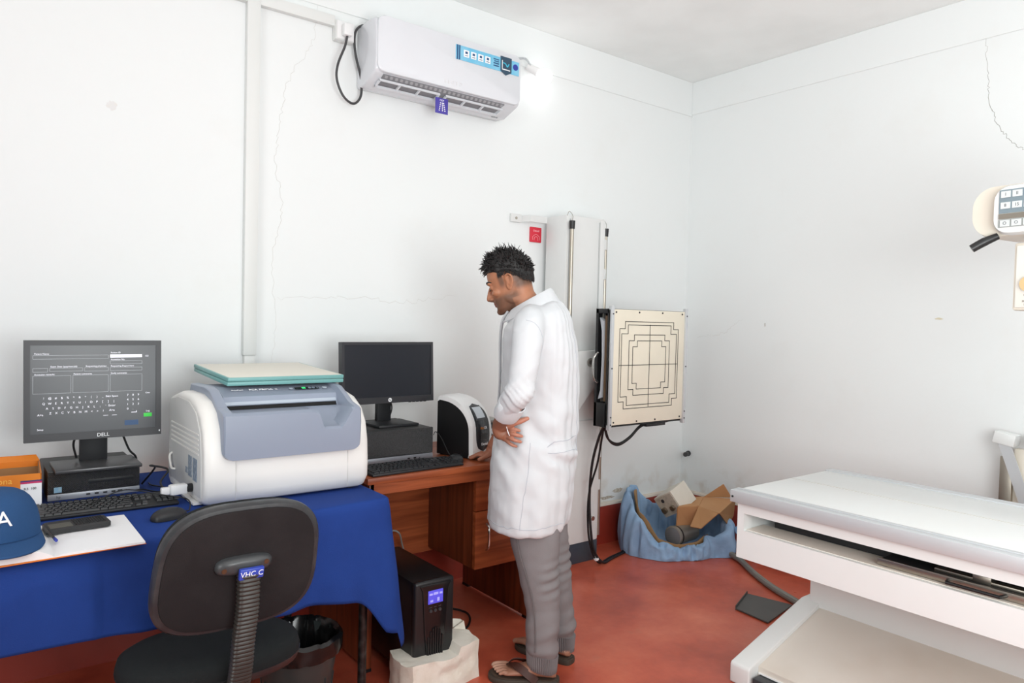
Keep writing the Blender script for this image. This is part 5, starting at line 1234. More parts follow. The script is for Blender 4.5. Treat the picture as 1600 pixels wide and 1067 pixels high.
# open carton
ct = thing('brown_carton', 'torn brown cardboard box with open flaps lying in the blue cloth', 'carton', (-0.42, -0.50, 0.28))
A, B_, C_, D_, E_ = Vector((-0.555, -0.434, 0.28)), Vector((-0.42, -0.485, 0.28)), Vector((-0.433, -0.642, 0.275)), Vector((-0.130, -0.538, 0.30)), Vector((-0.29, -0.335, 0.285))
A2, B2 = Vector((-0.562, -0.434, 0.14)), Vector((-0.450, -0.462, 0.135))
F1, F2 = Vector((-0.546, -0.600, 0.192)), Vector((-0.560, -0.535, 0.190))
S_, Pk, E2 = Vector((-0.282, -0.598, 0.170)), Vector((-0.175, -0.48, 0.386)), Vector((-0.245, -0.385, 0.293))
L0 = Vector((-0.42, -0.50, 0.28))
def cpanel(name, P, mt=None):
    b = MB(); b.face([b.v(p - L0) for p in P]); o = b.build(name, mt or CARD, ct, smooth=False)
    m_ = o.modifiers.new('thick', 'SOLIDIFY'); m_.thickness = 0.005; m_.offset = 0; return o
b = MB()
for P in ([A, B_, E2, E_], [B_, C_, D_, E2], [A, B_, B2, A2], [A, E_, E_ - Vector((0, 0, 0.16)), A2]): b.face([b.v(p - L0) for p in P])
o_ = b.build('carton_body', CARD, ct, smooth=False); m_ = o_.modifiers.new('thick', 'SOLIDIFY'); m_.thickness = 0.004
cpanel('front_flap', [B_, C_ + Vector((-0.01, 0.0, 0)), F1, F2])
cpanel('side_wall', [C_, D_, D_ + Vector((-0.03, -0.01, -0.10)), S_], CARDD)
cpanel('standing_flap', [E2, D_ + Vector((0.005, 0.03, 0)), Pk])
b = MB(); b.box(-0.075, -0.035, -0.07, -0.062, -0.005, 0.006); b.bm.free()
# ================================================================ the man in the lab coat
pn = thing('person', 'person in a white lab coat and grey trousers standing hand on hip, looking down', 'person', (-2.13, -1.03, 0), math.atan2(0.7413, -0.6712))
HM = Matrix.Translation((0.152, 0.0, 1.532)) @ Matrix.Rotation(radians(20), 4, 'Y') @ Matrix.Scale(0.965, 4)
def voxel(mb, size, it=3, fac=0.5):
    bmesh.ops.recalc_face_normals(mb.bm, faces=list(mb.bm.faces))
    me = bpy.data.meshes.new('tmp'); mb.bm.to_mesh(me); mb.bm.free()
    o = bpy.data.objects.new('tmp', me); COL.objects.link(o)
    md = o.modifiers.new('r', 'REMESH'); md.mode = 'VOXEL'; md.voxel_size = size; md.adaptivity = 0.0
    dg = bpy.context.evaluated_depsgraph_get(); dg.update()
    me2 = bpy.data.meshes.new_from_object(o.evaluated_get(dg))
    bpy.data.objects.remove(o)
    r = MB(); r.bm.from_mesh(me2); bpy.data.meshes.remove(me2)
    for _ in range(it): bmesh.ops.smooth_vert(r.bm, verts=list(r.bm.verts), factor=fac, use_axis_x=True, use_axis_y=True, use_axis_z=True)
    return r
def rx(d): return Matrix.Rotation(radians(d), 3, 'X')
def ry(d): return Matrix.Rotation(radians(d), 3, 'Y')
def rz(d): return Matrix.Rotation(radians(d), 3, 'Z')

b = MB(); b.M = HM
prof = [(-0.120, 0.066, 0.030, 0.016), (-0.112, 0.080, 0.010, 0.030), (-0.098, 0.086, -0.008, 0.042), (-0.080, 0.083, -0.028, 0.051), (-0.060, 0.084, -0.045, 0.057),
        (-0.035, 0.085, -0.066, 0.063), (-0.010, 0.082, -0.084, 0.068), (0.010, 0.083, -0.093, 0.071), (0.030, 0.087, -0.097, 0.073), (0.055, 0.083, -0.096, 0.072),
        (0.078, 0.068, -0.086, 0.066), (0.096, 0.045, -0.066, 0.052), (0.108, 0.016, -0.042, 0.033), (0.114, -0.005, -0.022, 0.012)]
rings = []
for z, xf, xb, wy in prof:
    cx = (xf + xb) / 2; a_ = (xf - xb) / 2
    rings.append([(cx + a_ * (abs(cos(q)) ** 0.92) * (1 if cos(q) > 0 else -1), wy * (abs(sin(q)) ** 0.88) * (1 if sin(q) > 0 else -1), z) for q in [2 * pi * j / 32 for j in range(32)]])
b.loft(rings)
# nose
b.tube([(0.076, 0, 0.010), (0.090, 0, -0.008), (0.101, 0, -0.028), (0.107, 0, -0.040)], [0.008, 0.0085, 0.0095, 0.0100], 12, 3)
b.ell((0.092, 0, -0.034), (0.012, 0.010, 0.020)); b.ell((0.105, 0, -0.042), (0.011, 0.010, 0.0085)); b.tube([(0.105, 0, -0.046), (0.086, 0, -0.052)], [0.006, 0.008], 8)
for s in (1, -1):
    b.ell((0.093, s * 0.012, -0.045), (0.012, 0.0075, 0.0075))
    b.ell((0.075, s * 0.028, 0.016), (0.014, 0.022, 0.009))
    b.ell((0.068, s * 0.031, -0.003), (0.0155, 0.0155, 0.0125))
    b.ell((0.055, s * 0.043, -0.028), (0.024, 0.020, 0.018))
    b.ell((0.0, s * 0.050, -0.070), (0.040, 0.012, 0.022), ry(-25))
    # ear
    E_ = Vector((-0.008, s * 0.074, -0.006))
    lo_ = [E_ + Vector((0.012, -s * 0.004, 0.012)), E_ + Vector((0.006, s * 0.006, 0.027)), E_ + Vector((-0.008, s * 0.012, 0.031)), E_ + Vector((-0.019, s * 0.013, 0.018)), E_ + Vector((-0.017, s * 0.010, -0.002)), E_ + Vector((-0.006, s * 0.006, -0.020)), E_ + Vector((0.003, s * 0.003, -0.031)), E_ + Vector((0.010, -s * 0.002, -0.022)), E_ + Vector((0.011, 0, -0.006))]
    b.tube(lo_, 0.0042, 8, 4)
    b.ell(E_ + Vector((-0.003, s * 0.000, 0.002)), (0.015, 0.0055, 0.026))
    b.ell(E_ + Vector((0.003, s * 0.003, -0.027)), (0.007, 0.004, 0.008))
    b.tube([E_ + Vector((-0.010, s * 0.008, 0.018)), E_ + Vector((-0.011, s * 0.008, 0.0)), E_ + Vector((0.0, s * 0.006, -0.012))], 0.003, 6, 3)
# lips, chin
b.ell((0.0845, 0, -0.0665), (0.0080, 0.021, 0.0048), ry(12)); b.ell((0.0825, 0, -0.0770), (0.0085, 0.019, 0.0055))
b.ell((0.074, 0, -0.104), (0.017, 0.022, 0.015))
b.ell((0.083, 0, -0.058), (0.008, 0.02, 0.008))
b.M = Matrix.Identity(4)
# neck
b.tube([HM @ Vector((-0.030, 0, -0.01)), HM @ Vector((-0.026, 0, -0.07)), (0.075, 0, 1.435), (0.045, 0, 1.39), (0.03, 0, 1.30)], [0.058, 0.056, 0.056, 0.066, 0.08], 24, 5)
# trunk (under the clothes)
def oval(cx, z, ax_, ay_, n=32, cy=0.0): return [(cx + ax_ * cos(2 * pi * j / n), cy + ay_ * sin(2 * pi * j / n), z) for j in range(n)]
b.loft([oval(0.04, 1.41, 0.04, 0.06), oval(0.035, 1.38, 0.08, 0.15), oval(0.03, 1.32, 0.10, 0.165), oval(0.03, 1.15, 0.105, 0.155), oval(0.03, 1.0, 0.10, 0.145), oval(0.03, 0.88, 0.11, 0.15), oval(0.02, 0.78, 0.09, 0.14)])
# legs
LN = [(0.02, 0.09, 0.84), (0.02, 0.10, 0.62), (-0.005, 0.11, 0.40), (-0.03, 0.125, 0.22), (-0.042, 0.138, 0.09), (-0.045, 0.14, 0.055)]
LF = [(0.01, -0.09, 0.84), (0.0, -0.09, 0.62), (-0.03, -0.085, 0.40), (-0.07, -0.075, 0.22), (-0.088, -0.07, 0.09), (-0.09, -0.07, 0.055)]
for P_ in (LN, LF): b.tube(P_, [0.075, 0.068, 0.05, 0.045, 0.033, 0.036], 16, 4)
def foot(ank, hd, soleZ, side):
    # ank x,y ; heading angle; side +1 left foot (big toe on the -y side)
    F = Matrix.Translation((ank[0], ank[1], soleZ)) @ Matrix.Rotation(hd, 4, 'Z')
    o = b.M; b.M = F
    secs = [(-0.055, 0.0, 0.012, 0.030, 0.026), (-0.045, 0.0, 0.026, 0.034, 0.035), (-0.02, 0.0, 0.032, 0.036, 0.050), (0.01, 0.0, 0.034, 0.036, 0.058), (0.045, 0.0, 0.038, 0.030, 0.050), (0.085, 0.0, 0.043, 0.022, 0.036), (0.120, 0.0, 0.046, 0.016, 0.026), (0.138, 0.0, 0.043, 0.012, 0.020)]
    R_ = []
    for x, cy, wy, zc, ht in secs:
        R_.append([(x, cy + wy * cos(q), max(0.0, ht * 0.5 + ht * 0.5 * sin(q))) for q in [2 * pi * j / 20 for j in range(20)]])
    b.loft(R_)
    for k in range(5):
        yk = side * (-0.033 + k * 0.0165); xl = (0.193, 0.188, 0.180, 0.170, 0.157)[k]; r0 = (0.0115, 0.0085, 0.008, 0.0078, 0.0075)[k]
        b.tube([(0.118, yk * 0.95, 0.012), (0.145, yk, 0.017), (xl - 0.015, yk * 1.02, 0.014), (xl, yk * 1.02, 0.010)], [r0, r0 * 1.05, r0, r0 * 0.85], 10, 3)
        b.ell((xl - 0.002, yk * 1.02, 0.0095), (r0, r0 * 0.95, r0 * 0.85))
    b.M = o
SZ = 0.026
foot((-0.035, 0.143), radians(2), SZ, 1)
foot((-0.075, -0.062), radians(-24), SZ, -1)
# arms
AL = [(0.035, 0.175, 1.365), (0.038, 0.235, 1.25), (0.05, 0.268, 1.125), (0.095, 0.235, 1.055), (0.136, 0.198, 1.000), (0.146, 0.188, 0.984)]
b.tube(AL, [0.045, 0.042, 0.038, 0.036, 0.028, 0.026], 16, 5)
AR = [(0.035, -0.17, 1.365), (0.06, -0.235, 1.24), (0.12, -0.27, 1.08), (0.20, -0.27, 0.93), (0.262, -0.262, 0.815)]
b.tube(AR, [0.045, 0.042, 0.038, 0.034, 0.026], 16, 5)
# near hand, palm outwards, on the hip
b.tube([(0.142, 0.192, 0.992), (0.148, 0.184, 0.972), (0.140, 0.180, 0.955), (0.122, 0.182, 0.948)], [0.026, 0.026, 0.027, 0.022], 14, 5, flat=0.8)
b.ell((0.138, 0.181, 0.957), (0.033, 0.015, 0.030)); b.ell((0.120, 0.184, 0.948), (0.024, 0.012, 0.026))
b.ell((0.128, 0.191, 0.974), (0.026, 0.012, 0.013), ry(28))
FG = [[(0.112, 0.186, 0.966), (0.094, 0.200, 0.973), (0.078, 0.203, 0.973), (0.066, 0.196, 0.969)],
      [(0.112, 0.187, 0.953), (0.090, 0.207, 0.957), (0.070, 0.209, 0.953), (0.056, 0.199, 0.949)],
      [(0.114, 0.185, 0.940), (0.094, 0.207, 0.939), (0.075, 0.210, 0.933), (0.060, 0.200, 0.928)],
      [(0.120, 0.182, 0.929), (0.104, 0.200, 0.922), (0.088, 0.203, 0.914), (0.076, 0.195, 0.909)]]
for P_, r0 in zip(FG, (0.0076, 0.0078, 0.0075, 0.0067)):
    b.tube(P_, [r0 * 1.15, r0 * 1.02, r0 * 0.98, r0 * 0.82], 10, 4); b.ell(P_[-1], (r0 * 0.86,) * 3)
TP = [(0.138, 0.192, 0.972), (0.112, 0.203, 0.983), (0.085, 0.206, 0.996), (0.058, 0.202, 1.007), (0.036, 0.198, 1.016)]
b.tube(TP, [0.014, 0.0125, 0.0105, 0.0110, 0.0080], 12, 4); b.ell(TP[-1], (0.008, 0.008, 0.008))
# far hand flat on the desk
b.ell((0.285, -0.255, 0.785), (0.034, 0.036, 0.017), ry(22)); b.ell((0.266, -0.262, 0.805), (0.024, 0.026, 0.024))
for k in range(4):
    yk = -0.226 - k * 0.019; xe = (0.352, 0.358, 0.353, 0.338)[k]; r0 = (0.0082, 0.0085, 0.0080, 0.0070)[k]
    b.tube([(0.292, yk, 0.784), (0.318, yk * 1.0, 0.788), (xe - 0.014, yk * 1.0, 0.776), (xe, yk, 0.771)], [r0 * 1.1, r0, r0 * 0.95, r0 * 0.8], 10, 4); b.ell((xe, yk, 0.771), (r0 * 0.8,) * 3)
b.tube([(0.268, -0.235, 0.790), (0.287, -0.210, 0.781), (0.305, -0.196, 0.773)], [0.012, 0.0105, 0.0085], 10, 4); b.ell((0.305, -0.196, 0.773), (0.0085,) * 3)
body = voxel(b, 0.0027, 3, 0.5)
SK = (srgb(168, 112, 82), srgb(120, 84, 66), srgb(196, 140, 112), srgb(148, 94, 76))
HMi = HM.inverted()
def skin_col(p):
    q = HMi @ p
    c = Vector(SK[0])
    if p.z > 1.36:
        # stubble on jaw, chin, upper lip ; faded hair at the temples and nape ; lips
        def ss(e0, e1, x): t_ = max(0, min(1, (x - e0) / (e1 - e0))); return t_ * t_ * (3 - 2 * t_)
        st_ = ss(-0.032, -0.062, q.z) * ss(-0.05, -0.01, q.x) * (0.75)
        st_ = max(st_, 0.8 * ss(0.018, 0.004, abs(q.x - 0.022)) * ss(-0.03, 0.0, q.z) * ss(0.05, 0.03, q.z) * ss(0.045, 0.06, abs(q.y)))
        st_ = max(st_, 0.9 * ss(0.03, -0.01, q.x) * ss(-0.045, 0.0, q.z - 0.03 * (q.x < -0.02)) * ss(0.0, -0.03, q.x))
        if q.z < -0.07 and q.x < 0.0: st_ *= 0.5
        if (q.x < -0.0): st_ = max(st_, 0.85 * ss(-0.055, -0.025, q.z) * ss(-0.01, -0.04, q.x))
        if abs(q.y) > 0.071 and q.x > -0.035 and q.x < 0.012: st_ = 0
        lip = 1.0 if (q.x > 0.078 and abs(q.y) < 0.020 and -0.083 < q.z < -0.062) else 0
        nz = noise.noise(p * 60) * 0.10
        c = c.lerp(Vector(srgb(84, 62, 50)), max(0, min(1, st_ + nz * st_)))
        if lip: c = c.lerp(Vector(srgb(136, 78, 70)), 0.7)
    elif p.z > 0.7:
        if p.y > 0.1: c = Vector(srgb(140, 92, 70)).lerp(Vector(srgb(182, 122, 100)), max(0, min(1, (0.125 - p.x) / 0.05)))
        else: c = Vector(srgb(158, 100, 76))
        if p.y > 0.1: c = c.lerp(Vector(srgb(120, 76, 58)), max(0, min(0.8, (p.z - 0.965) / 0.02)) * (1 if p.x > 0.11 else 0))
    else:
        c = Vector(srgb(160, 112, 90)).lerp(Vector(srgb(190, 150, 130)), max(0, min(1, (p.x - 0.10) / 0.05)))
    n1 = 1 + 0.06 * noise.noise(p * 25)
    return c * n1
lay = body.bm.loops.layers.float_color.new('skin')
for v in body.bm.verts:
    c = skin_col(v.co); cc = (c.x, c.y, c.z, 1)
    for lp in v.link_loops: lp[lay] = cc
SKIN = bpy.data.materials.new('skin'); SKIN.use_nodes = True
nt = SKIN.node_tree; bs_ = nt.nodes['Principled BSDF']
va = nt.nodes.new('ShaderNodeVertexColor'); va.layer_name = 'skin'
nt.links.new(va.outputs['Color'], bs_.inputs['Base Color'])
bs_.inputs['Roughness'].default_value = 0.5; bs_.inputs['Subsurface Weight'].default_value = 0.08
bs_.inputs['Subsurface Radius'].default_value = (0.01, 0.004, 0.002)
nn_ = nt.nodes.new('ShaderNodeTexNoise'); nn_.inputs['Scale'].default_value = 220
tcn = nt.nodes.new('ShaderNodeTexCoord'); nt.links.new(tcn.outputs['Object'], nn_.inputs['Vector'])
bp_ = nt.nodes.new('ShaderNodeBump'); bp_.inputs['Strength'].default_value = 0.12; bp_.inputs['Distance'].default_value = 0.001
nt.links.new(nn_.outputs['Fac'], bp_.inputs['Height']); nt.links.new(bp_.outputs['Normal'], bs_.inputs['Normal'])
body.build('body', SKIN, pn, ang=80)
# brows and lashes
b = MB(); b.M = HM
for s in (1, -1):
    b.tube([(0.090, s * 0.012, 0.018), (0.088, s * 0.026, 0.024), (0.078, s * 0.041, 0.023), (0.066, s * 0.050, 0.017)], [0.0035, 0.0045, 0.0038, 0.0018], 6, 5)
b.build('eyebrows', HAIR, pn)
b = MB(); b.M = HM
for s in (1, -1):
    b.tube([(0.085, s * 0.020, -0.010), (0.0865, s * 0.031, -0.012), (0.078, s * 0.043, -0.009)], [0.0012, 0.0022, 0.0014], 6, 5)
b.build('eyelashes', HAIR, pn)
# hair: cap plus tufts
b = MB(); b.M = HM
rings = []
NR = 40
def hair_pt(th, ph, lift=0.0):
    # th from crown (0) outward, ph around (0 = front)
    cx, cz = -0.006, 0.012
    a_x = 0.096 if cos(ph) > 0 else 0.097
    p = Vector((cx + a_x * sin(th) * cos(ph), 0.077 * sin(th) * sin(ph), cz + 0.104 * cos(th)))
    n_ = Vector(((p.x - cx) / a_x ** 2, p.y / 0.077 ** 2, (p.z - cz) / 0.104 ** 2)).normalized()
    return p + n_ * lift, n_
def edge_th(ph):   # hair line: how far down the cap goes
    d = abs(math.degrees(ph)); d = d if d <= 180 else 360 - d
    K = [(0, 64), (30, 66), (50, 70), (68, 74), (85, 72), (105, 78), (130, 94), (155, 100), (180, 102)]
    for (p, q), (r_, s_) in zip(K, K[1:]):
        if p <= d <= r_: return radians(q + (s_ - q) * (d - p) / (r_ - p))
for k in range(14):
    r_ = []
    for j in range(64):
        ph = 2 * pi * j / 64; e_ = edge_th(ph); th = e_ * (k + 0.5) / 13.5 if k < 13 else e_
        top = 1 - (th / e_) ** 2
        lift = (0.0005 + 0.028 * top * (0.75 + 0.35 * cos(ph))) + 0.006 * min(1, (1 - th / e_) * 5) * noise.noise(Vector((th * 5, cos(ph) * 4, sin(ph) * 4)))
        if k == 13: lift = -0.002
        p, n_ = hair_pt(th, ph, lift); r_.append(p)
    rings.append(r_)
b.loft(rings); b.build('hair', HAIR, pn, ang=80)
random.seed(21)
b = MB(); b.M = HM
def tuft(th, ph, ln, curl, rad, lean):
    p, n_ = hair_pt(th, ph, 0.003)
    side = Vector((random.uniform(-1, 1), random.uniform(-1, 1), random.uniform(-0.6, 0.6)))
    if th > edge_th(ph) * 0.8: ln *= 0.55
    d = (n_ * 0.7 + lean + side * 0.5).normalized(); P_ = [p]; q = p
    tw = Vector((random.uniform(-1, 1), random.uniform(-1, 1), random.uniform(-1, 1))).normalized()
    for k in range(5):
        q = q + d * ln / 5; P_.append(q.copy()); d = (d + tw * curl + Vector((0.05, 0, -0.12)) * curl * 2).normalized()
    b.tube(P_, [rad * 0.8, rad, rad * 0.9, rad * 0.6, rad * 0.15], 5, 2)
for k in range(900):
    ph = random.uniform(-pi, pi); e_ = edge_th(ph); t_ = random.random() ** 0.6 * 0.9; th = e_ * t_
    top = 1 - t_ ** 2
    fr = max(0, cos(ph))
    ln = 0.014 + 0.034 * top * (0.6 + 0.5 * fr) * random.uniform(0.6, 1.25)
    tuft(th, ph, ln, random.uniform(0.15, 0.5), random.uniform(0.0018, 0.0038), Vector((0.35 * fr + 0.1, 0, 0.15)))
for k in range(90):   # taller front quiff
    ph = random.uniform(-0.9, 0.9); th = edge_th(ph) * random.uniform(0.35, 0.95)
    tuft(th, ph, random.uniform(0.03, 0.055), random.uniform(0.25, 0.6), random.uniform(0.002, 0.004), Vector((0.55, 0, random.uniform(-0.5, 0.6))))
for k in range(50):   # spikes on the crown
    ph = random.uniform(-pi, pi); th = random.uniform(0, 0.7)
    tuft(th, ph, random.uniform(0.035, 0.060), random.uniform(0.2, 0.5), random.uniform(0.0015, 0.003), Vector((0.1, 0, 0.7)))
for k in range(1500):   # short cropped hairs along the hairline
    ph = random.uniform(1.2, 2 * pi - 1.2); e_ = edge_th(ph); th = e_ * random.uniform(0.86, 1.08)
    p, n_ = hair_pt(th, ph, 0.000); p2, n2 = hair_pt(th + 0.16, ph + random.uniform(-0.05, 0.05), 0.0005)
    d = (p2 - p).normalized(); l_ = random.uniform(0.006, 0.014) * (1 if abs(ph) > 0.9 else 0.5)
    b.tube([p - n_ * 0.001, p + n_ * 0.003 + d * l_ * 0.5, p + n_ * 0.001 + d * l_], [0.0011, 0.0010, 0.0003], 4)
b.build('hair_tufts', HAIR, pn, ang=80)

# ---------------------------------------------------------------- lab coat
b = MB()
def crg(z, xf, xb, wy, n=64, e=2.35):
    cx = (xf + xb) / 2; a_ = (xf - xb) / 2
    return [(cx + a_ * abs(cos(q)) ** (2 / e) * (1 if cos(q) > 0 else -1), wy * abs(sin(q)) ** (2 / e) * (1 if sin(q) > 0 else -1), z) for q in [2 * pi * j / n for j in range(n)]]
def crt(z, xf, xb, wy, tilt): return [(x, y, zz + (x - 0.04) * tilt) for x, y, zz in crg(z, xf, xb, wy)]
b.loft([crg(0.572, 0.197, -0.096, 0.212), crg(0.66, 0.198, -0.108, 0.208), crg(0.78, 0.198, -0.120, 0.200), crg(0.88, 0.192, -0.130, 0.188), crg(0.95, 0.184, -0.133, 0.174), crg(1.05, 0.176, -0.131, 0.168), crg(1.15, 0.171, -0.130, 0.172), crg(1.24, 0.170, -0.125, 0.182), crt(1.31, 0.170, -0.113, 0.188, -0.04), crt(1.36, 0.165, -0.102, 0.182, -0.12), crt(1.395, 0.150, -0.082, 0.155, -0.26), crt(1.42, 0.135, -0.058, 0.115, -0.38), crt(1.435, 0.120, -0.030, 0.074, -0.45)])
# shoulders and sleeves
b.tube([(0.045, 0.08, 1.40), (0.042, 0.155, 1.375), (0.040, 0.205, 1.325), (0.042, 0.238, 1.25), (0.050, 0.262, 1.16), (0.062, 0.266, 1.12), (0.086, 0.244, 1.080), (0.102, 0.222, 1.050)], [0.05, 0.060, 0.060, 0.055, 0.051, 0.052, 0.048, 0.043], 28, 6)
b.tube([(0.045, -0.08, 1.40), (0.042, -0.15, 1.375), (0.045, -0.20, 1.32), (0.06, -0.235, 1.24), (0.12, -0.27, 1.08), (0.19, -0.27, 0.945), (0.215, -0.268, 0.90)], [0.05, 0.060, 0.060, 0.056, 0.052, 0.046, 0.044], 28, 6)
coat = voxel(b, 0.006, 4, 0.5)
bmesh.ops.recalc_face_normals(coat.bm, faces=list(coat.bm.faces)); coat.bm.normal_update()
def ssf(e0, e1, x): t_ = max(0, min(1, (x - e0) / (e1 - e0))); return t_ * t_ * (3 - 2 * t_)
A0, A1, A2 = Vector((0.042, 0.205, 1.325)), Vector((0.058, 0.266, 1.12)), Vector((0.118, 0.212, 1.008))
off = {}
for v in coat.bm.verts:
    p = v.co; ang_ = math.atan2(p.y, p.x - 0.035)
    sl = p.y > 0.192 and p.z > 0.98 and (p.z < 1.34)
    if sl:
        u = (A0 - p).z   # along the arm
        el = math.exp(-((p.z - 1.11) / 0.055) ** 2)
        w1 = noise.noise(Vector((p.x * 10, p.y * 8, p.z * 30 + p.x * 22))) * 0.011 * (0.25 + el)
        w2 = noise.noise(Vector((p.x * 6 + 3, p.y * 6, p.z * 55 - p.x * 60))) * 0.008 * (el + 0.35 * ssf(1.10, 1.0, p.z))
        d = w1 + w2
    else:
        drop = ssf(1.05, 0.62, p.z)
        vert = noise.noise(Vector((cos(ang_) * 3.0, sin(ang_) * 3.0, p.z * 0.9 + 4))) * 0.014 * drop + 0.007 * drop
        diag = noise.noise(Vector((p.x * 9 + p.z * 9, p.y * 6, p.z * 14 - p.x * 14))) * 0.011 * (0.35 + math.exp(-((p.z - 0.93) / 0.12) ** 2) * 1.2)
        back = noise.noise(Vector((ang_ * 7, 0.4, p.z * 3.2))) * 0.009 * ssf(0.02, -0.10, p.x) * (1 - drop * 0.5)
        fine = noise.noise(p * 34) * 0.0016
        # bunch from the hip hand toward the back
        bun = 0.006 * sin((p.z - 0.86 - (p.x + 0.1) * 0.55) * 85) * math.exp(-((p.x + 0.075) / 0.06) ** 2 - ((p.z - 0.87) / 0.045) ** 2) * (1 if p.y > 0 else 0)
        d = vert + diag + back + fine + bun
        if p.z < 0.585: d *= 0.8
        # flattening where the hand presses
    off[v] = v.normal * d
for v, o_ in off.items(): v.co += o_
for v in coat.bm.verts:      # hollow the hem so the coat reads as cloth
    if v.co.z < 0.578 and ((v.co.x - 0.05) / 0.135) ** 2 + (v.co.y / 0.195) ** 2 < 1: v.co.z += 0.05
ct_ = coat.build('lab_coat', COATM, pn, ang=80)
# collar: folded band round the neck
b = MB(); rings = []
for j in range(41):
    q = radians(28 + 304 * j / 40)   # opening at the front
    cx, cy = 0.064, 0.0; ax_, ay_ = 0.078, 0.070
    c_, s_ = cos(q), sin(q)
    fr = (c_ + 1) / 2  # 1 at front
    x = cx + ax_ * c_; y = cy + ay_ * s_
    zt = 1.512 - 0.092 * fr ** 0.9; zb = zt - 0.050 + 0.0 * fr
    nx, ny = c_, s_
    wd = 0.034 + 0.010 * (1 - fr)
    if j < 3 or j > 37: wd += 0.006
    rings.append([(x - nx * 0.006, y - ny * 0.006, zt - 0.03), (x - nx * 0.004, y - ny * 0.004, zt - 0.004), (x, y, zt), (x + nx * 0.007, y + ny * 0.007, zt - 0.005), (x + nx * wd * 0.75, y + ny * wd * 0.75, zb + 0.006), (x + nx * wd, y + ny * wd, zb - 0.004), (x + nx * (wd - 0.004), y + ny * (wd - 0.004), zb - 0.008), (x + nx * 0.004, y + ny * 0.004, zt - 0.028)])
b.loft(rings); b.build('collar', COATM, ct_, ang=60)
# open front facing (lapel edge), folded cuff, hem band, back seam
b = MB()
b.tube([(0.150, 0.035, 1.415), (0.172, 0.030, 1.375), (0.181, 0.02, 1.30), (0.179, 0.02, 1.15), (0.186, 0.02, 1.0), (0.199, 0.02, 0.85), (0.205, 0.02, 0.7), (0.203, 0.02, 0.58)], [0.010, 0.012, 0.010, 0.009, 0.009, 0.009, 0.009, 0.009], 8, 6, flat=0.45)
b.build('front_placket', COATM, ct_, ang=60)
b = MB()
cu = frame((0.103, 0.219, 1.047), (0.42, -0.50, -0.75), (0.0, 0.8, -0.6))
b.M = cu; rings = []
for x, r_ in ((-0.040, 0.047), (-0.038, 0.0515), (-0.01, 0.052), (0.018, 0.050), (0.025, 0.047), (0.022, 0.042), (0.0, 0.038), (-0.03, 0.036)):
    rings.append([(x + 0.012 * cos(2 * pi * j / 36 - 0.6) * (1 if x > 0 else 0.3), r_ * cos(2 * pi * j / 36) * 0.92, r_ * sin(2 * pi * j / 36)) for j in range(36)])
b.loft(rings, cap=False)
for v in b.bm.verts: v.co += noise.noise_vector(v.co * 26) * 0.004
b.build('sleeve_cuff', COATM, ct_, ang=60)
# sewn seams
from mathutils.bvhtree import BVHTree
bvh = BVHTree.FromObject(ct_, bpy.context.evaluated_depsgraph_get())
def seam(pts, name, r=0.0011):
    Q = []
    for p in spline(pts, 10):
        h = bvh.find_nearest(p)
        Q.append(h[0] + h[1] * 0.0003)
    b = MB(); b.tube(Q, r, 5); b.build(name, mat('seam_white', srgb(180, 183, 192), 0.9), ct_)
seam([(0.02, 0.2, 0.93), (0.03, 0.22, 0.8), (0.04, 0.23, 0.7), (0.05, 0.24, 0.6)], 'side_seam')
seam([(-0.16, 0.05, 1.36), (-0.18, 0.05, 1.2), (-0.18, 0.05, 1.0), (-0.18, 0.05, 0.9)], 'back_seam')
seam([(0.045, 0.24, 1.385), (-0.01, 0.24, 1.36), (-0.04, 0.22, 1.28), (-0.03, 0.21, 1.2)], 'armhole_seam')
seam([(-0.16, 0.02, 0.935), (-0.10, 0.16, 0.93), (-0.06, 0.2, 0.925)], 'back_belt_edge')
seam([(-0.16, 0.02, 0.895), (-0.10, 0.16, 0.89), (-0.06, 0.2, 0.885)], 'back_belt_edge')
seam([(0.24, 0.04, 0.605), (0.16, 0.22, 0.605), (0.04, 0.26, 0.605), (-0.08, 0.22, 0.605), (-0.15, 0.06, 0.605)], 'hem_stitch')
b = MB(); b.M = frame((0.222, -0.267, 0.888), (0.42, 0.0, -0.9), (0, 1, 0)); rings = [[(x, r_ * cos(2 * pi * j / 28), r_ * sin(2 * pi * j / 28)) for j in range(28)] for x, r_ in ((-0.02, 0.047), (0.02, 0.046), (0.022, 0.040), (0.0, 0.036))]
b.loft(rings, cap=False); b.build('sleeve_cuff', COATM, ct_, ang=60)
# bracelet thread
b = MB(); b.tube([(0.112, 0.214, 0.986), (0.108, 0.217, 0.974), (0.104, 0.216, 0.962), (0.099, 0.213, 0.950)], [0.0014, 0.0014, 0.0020, 0.0012], 6, 5); b.build('bracelet', WHITE, pn)

# ---------------------------------------------------------------- trousers
b = MB()
def leg(secs, name=None):
    rings = []
    for z, xf, xb, cy, wy in secs:
        cx = (xf + xb) / 2; a_ = (xf - xb) / 2
        rings.append([(cx + a_ * abs(cos(q)) ** 0.9 * (1 if cos(q) > 0 else -1), cy + wy * abs(sin(q)) ** 0.9 * (1 if sin(q) > 0 else -1), z) for q in [2 * pi * j / 40 for j in range(40)]])
    b.loft(rings)
leg([(0.80, 0.105, -0.09, 0.075, 0.070), (0.64, 0.105, -0.085, 0.085, 0.070), (0.56, 0.106, -0.084, 0.100, 0.078), (0.50, 0.098, -0.086, 0.105, 0.080), (0.42, 0.076, -0.088, 0.11, 0.080), (0.33, 0.048, -0.090, 0.115, 0.072), (0.25, 0.032, -0.091, 0.125, 0.068), (0.17, 0.028, -0.092, 0.132, 0.064), (0.13, 0.026, -0.092, 0.136, 0.060), (0.105, 0.018, -0.086, 0.138, 0.052)])
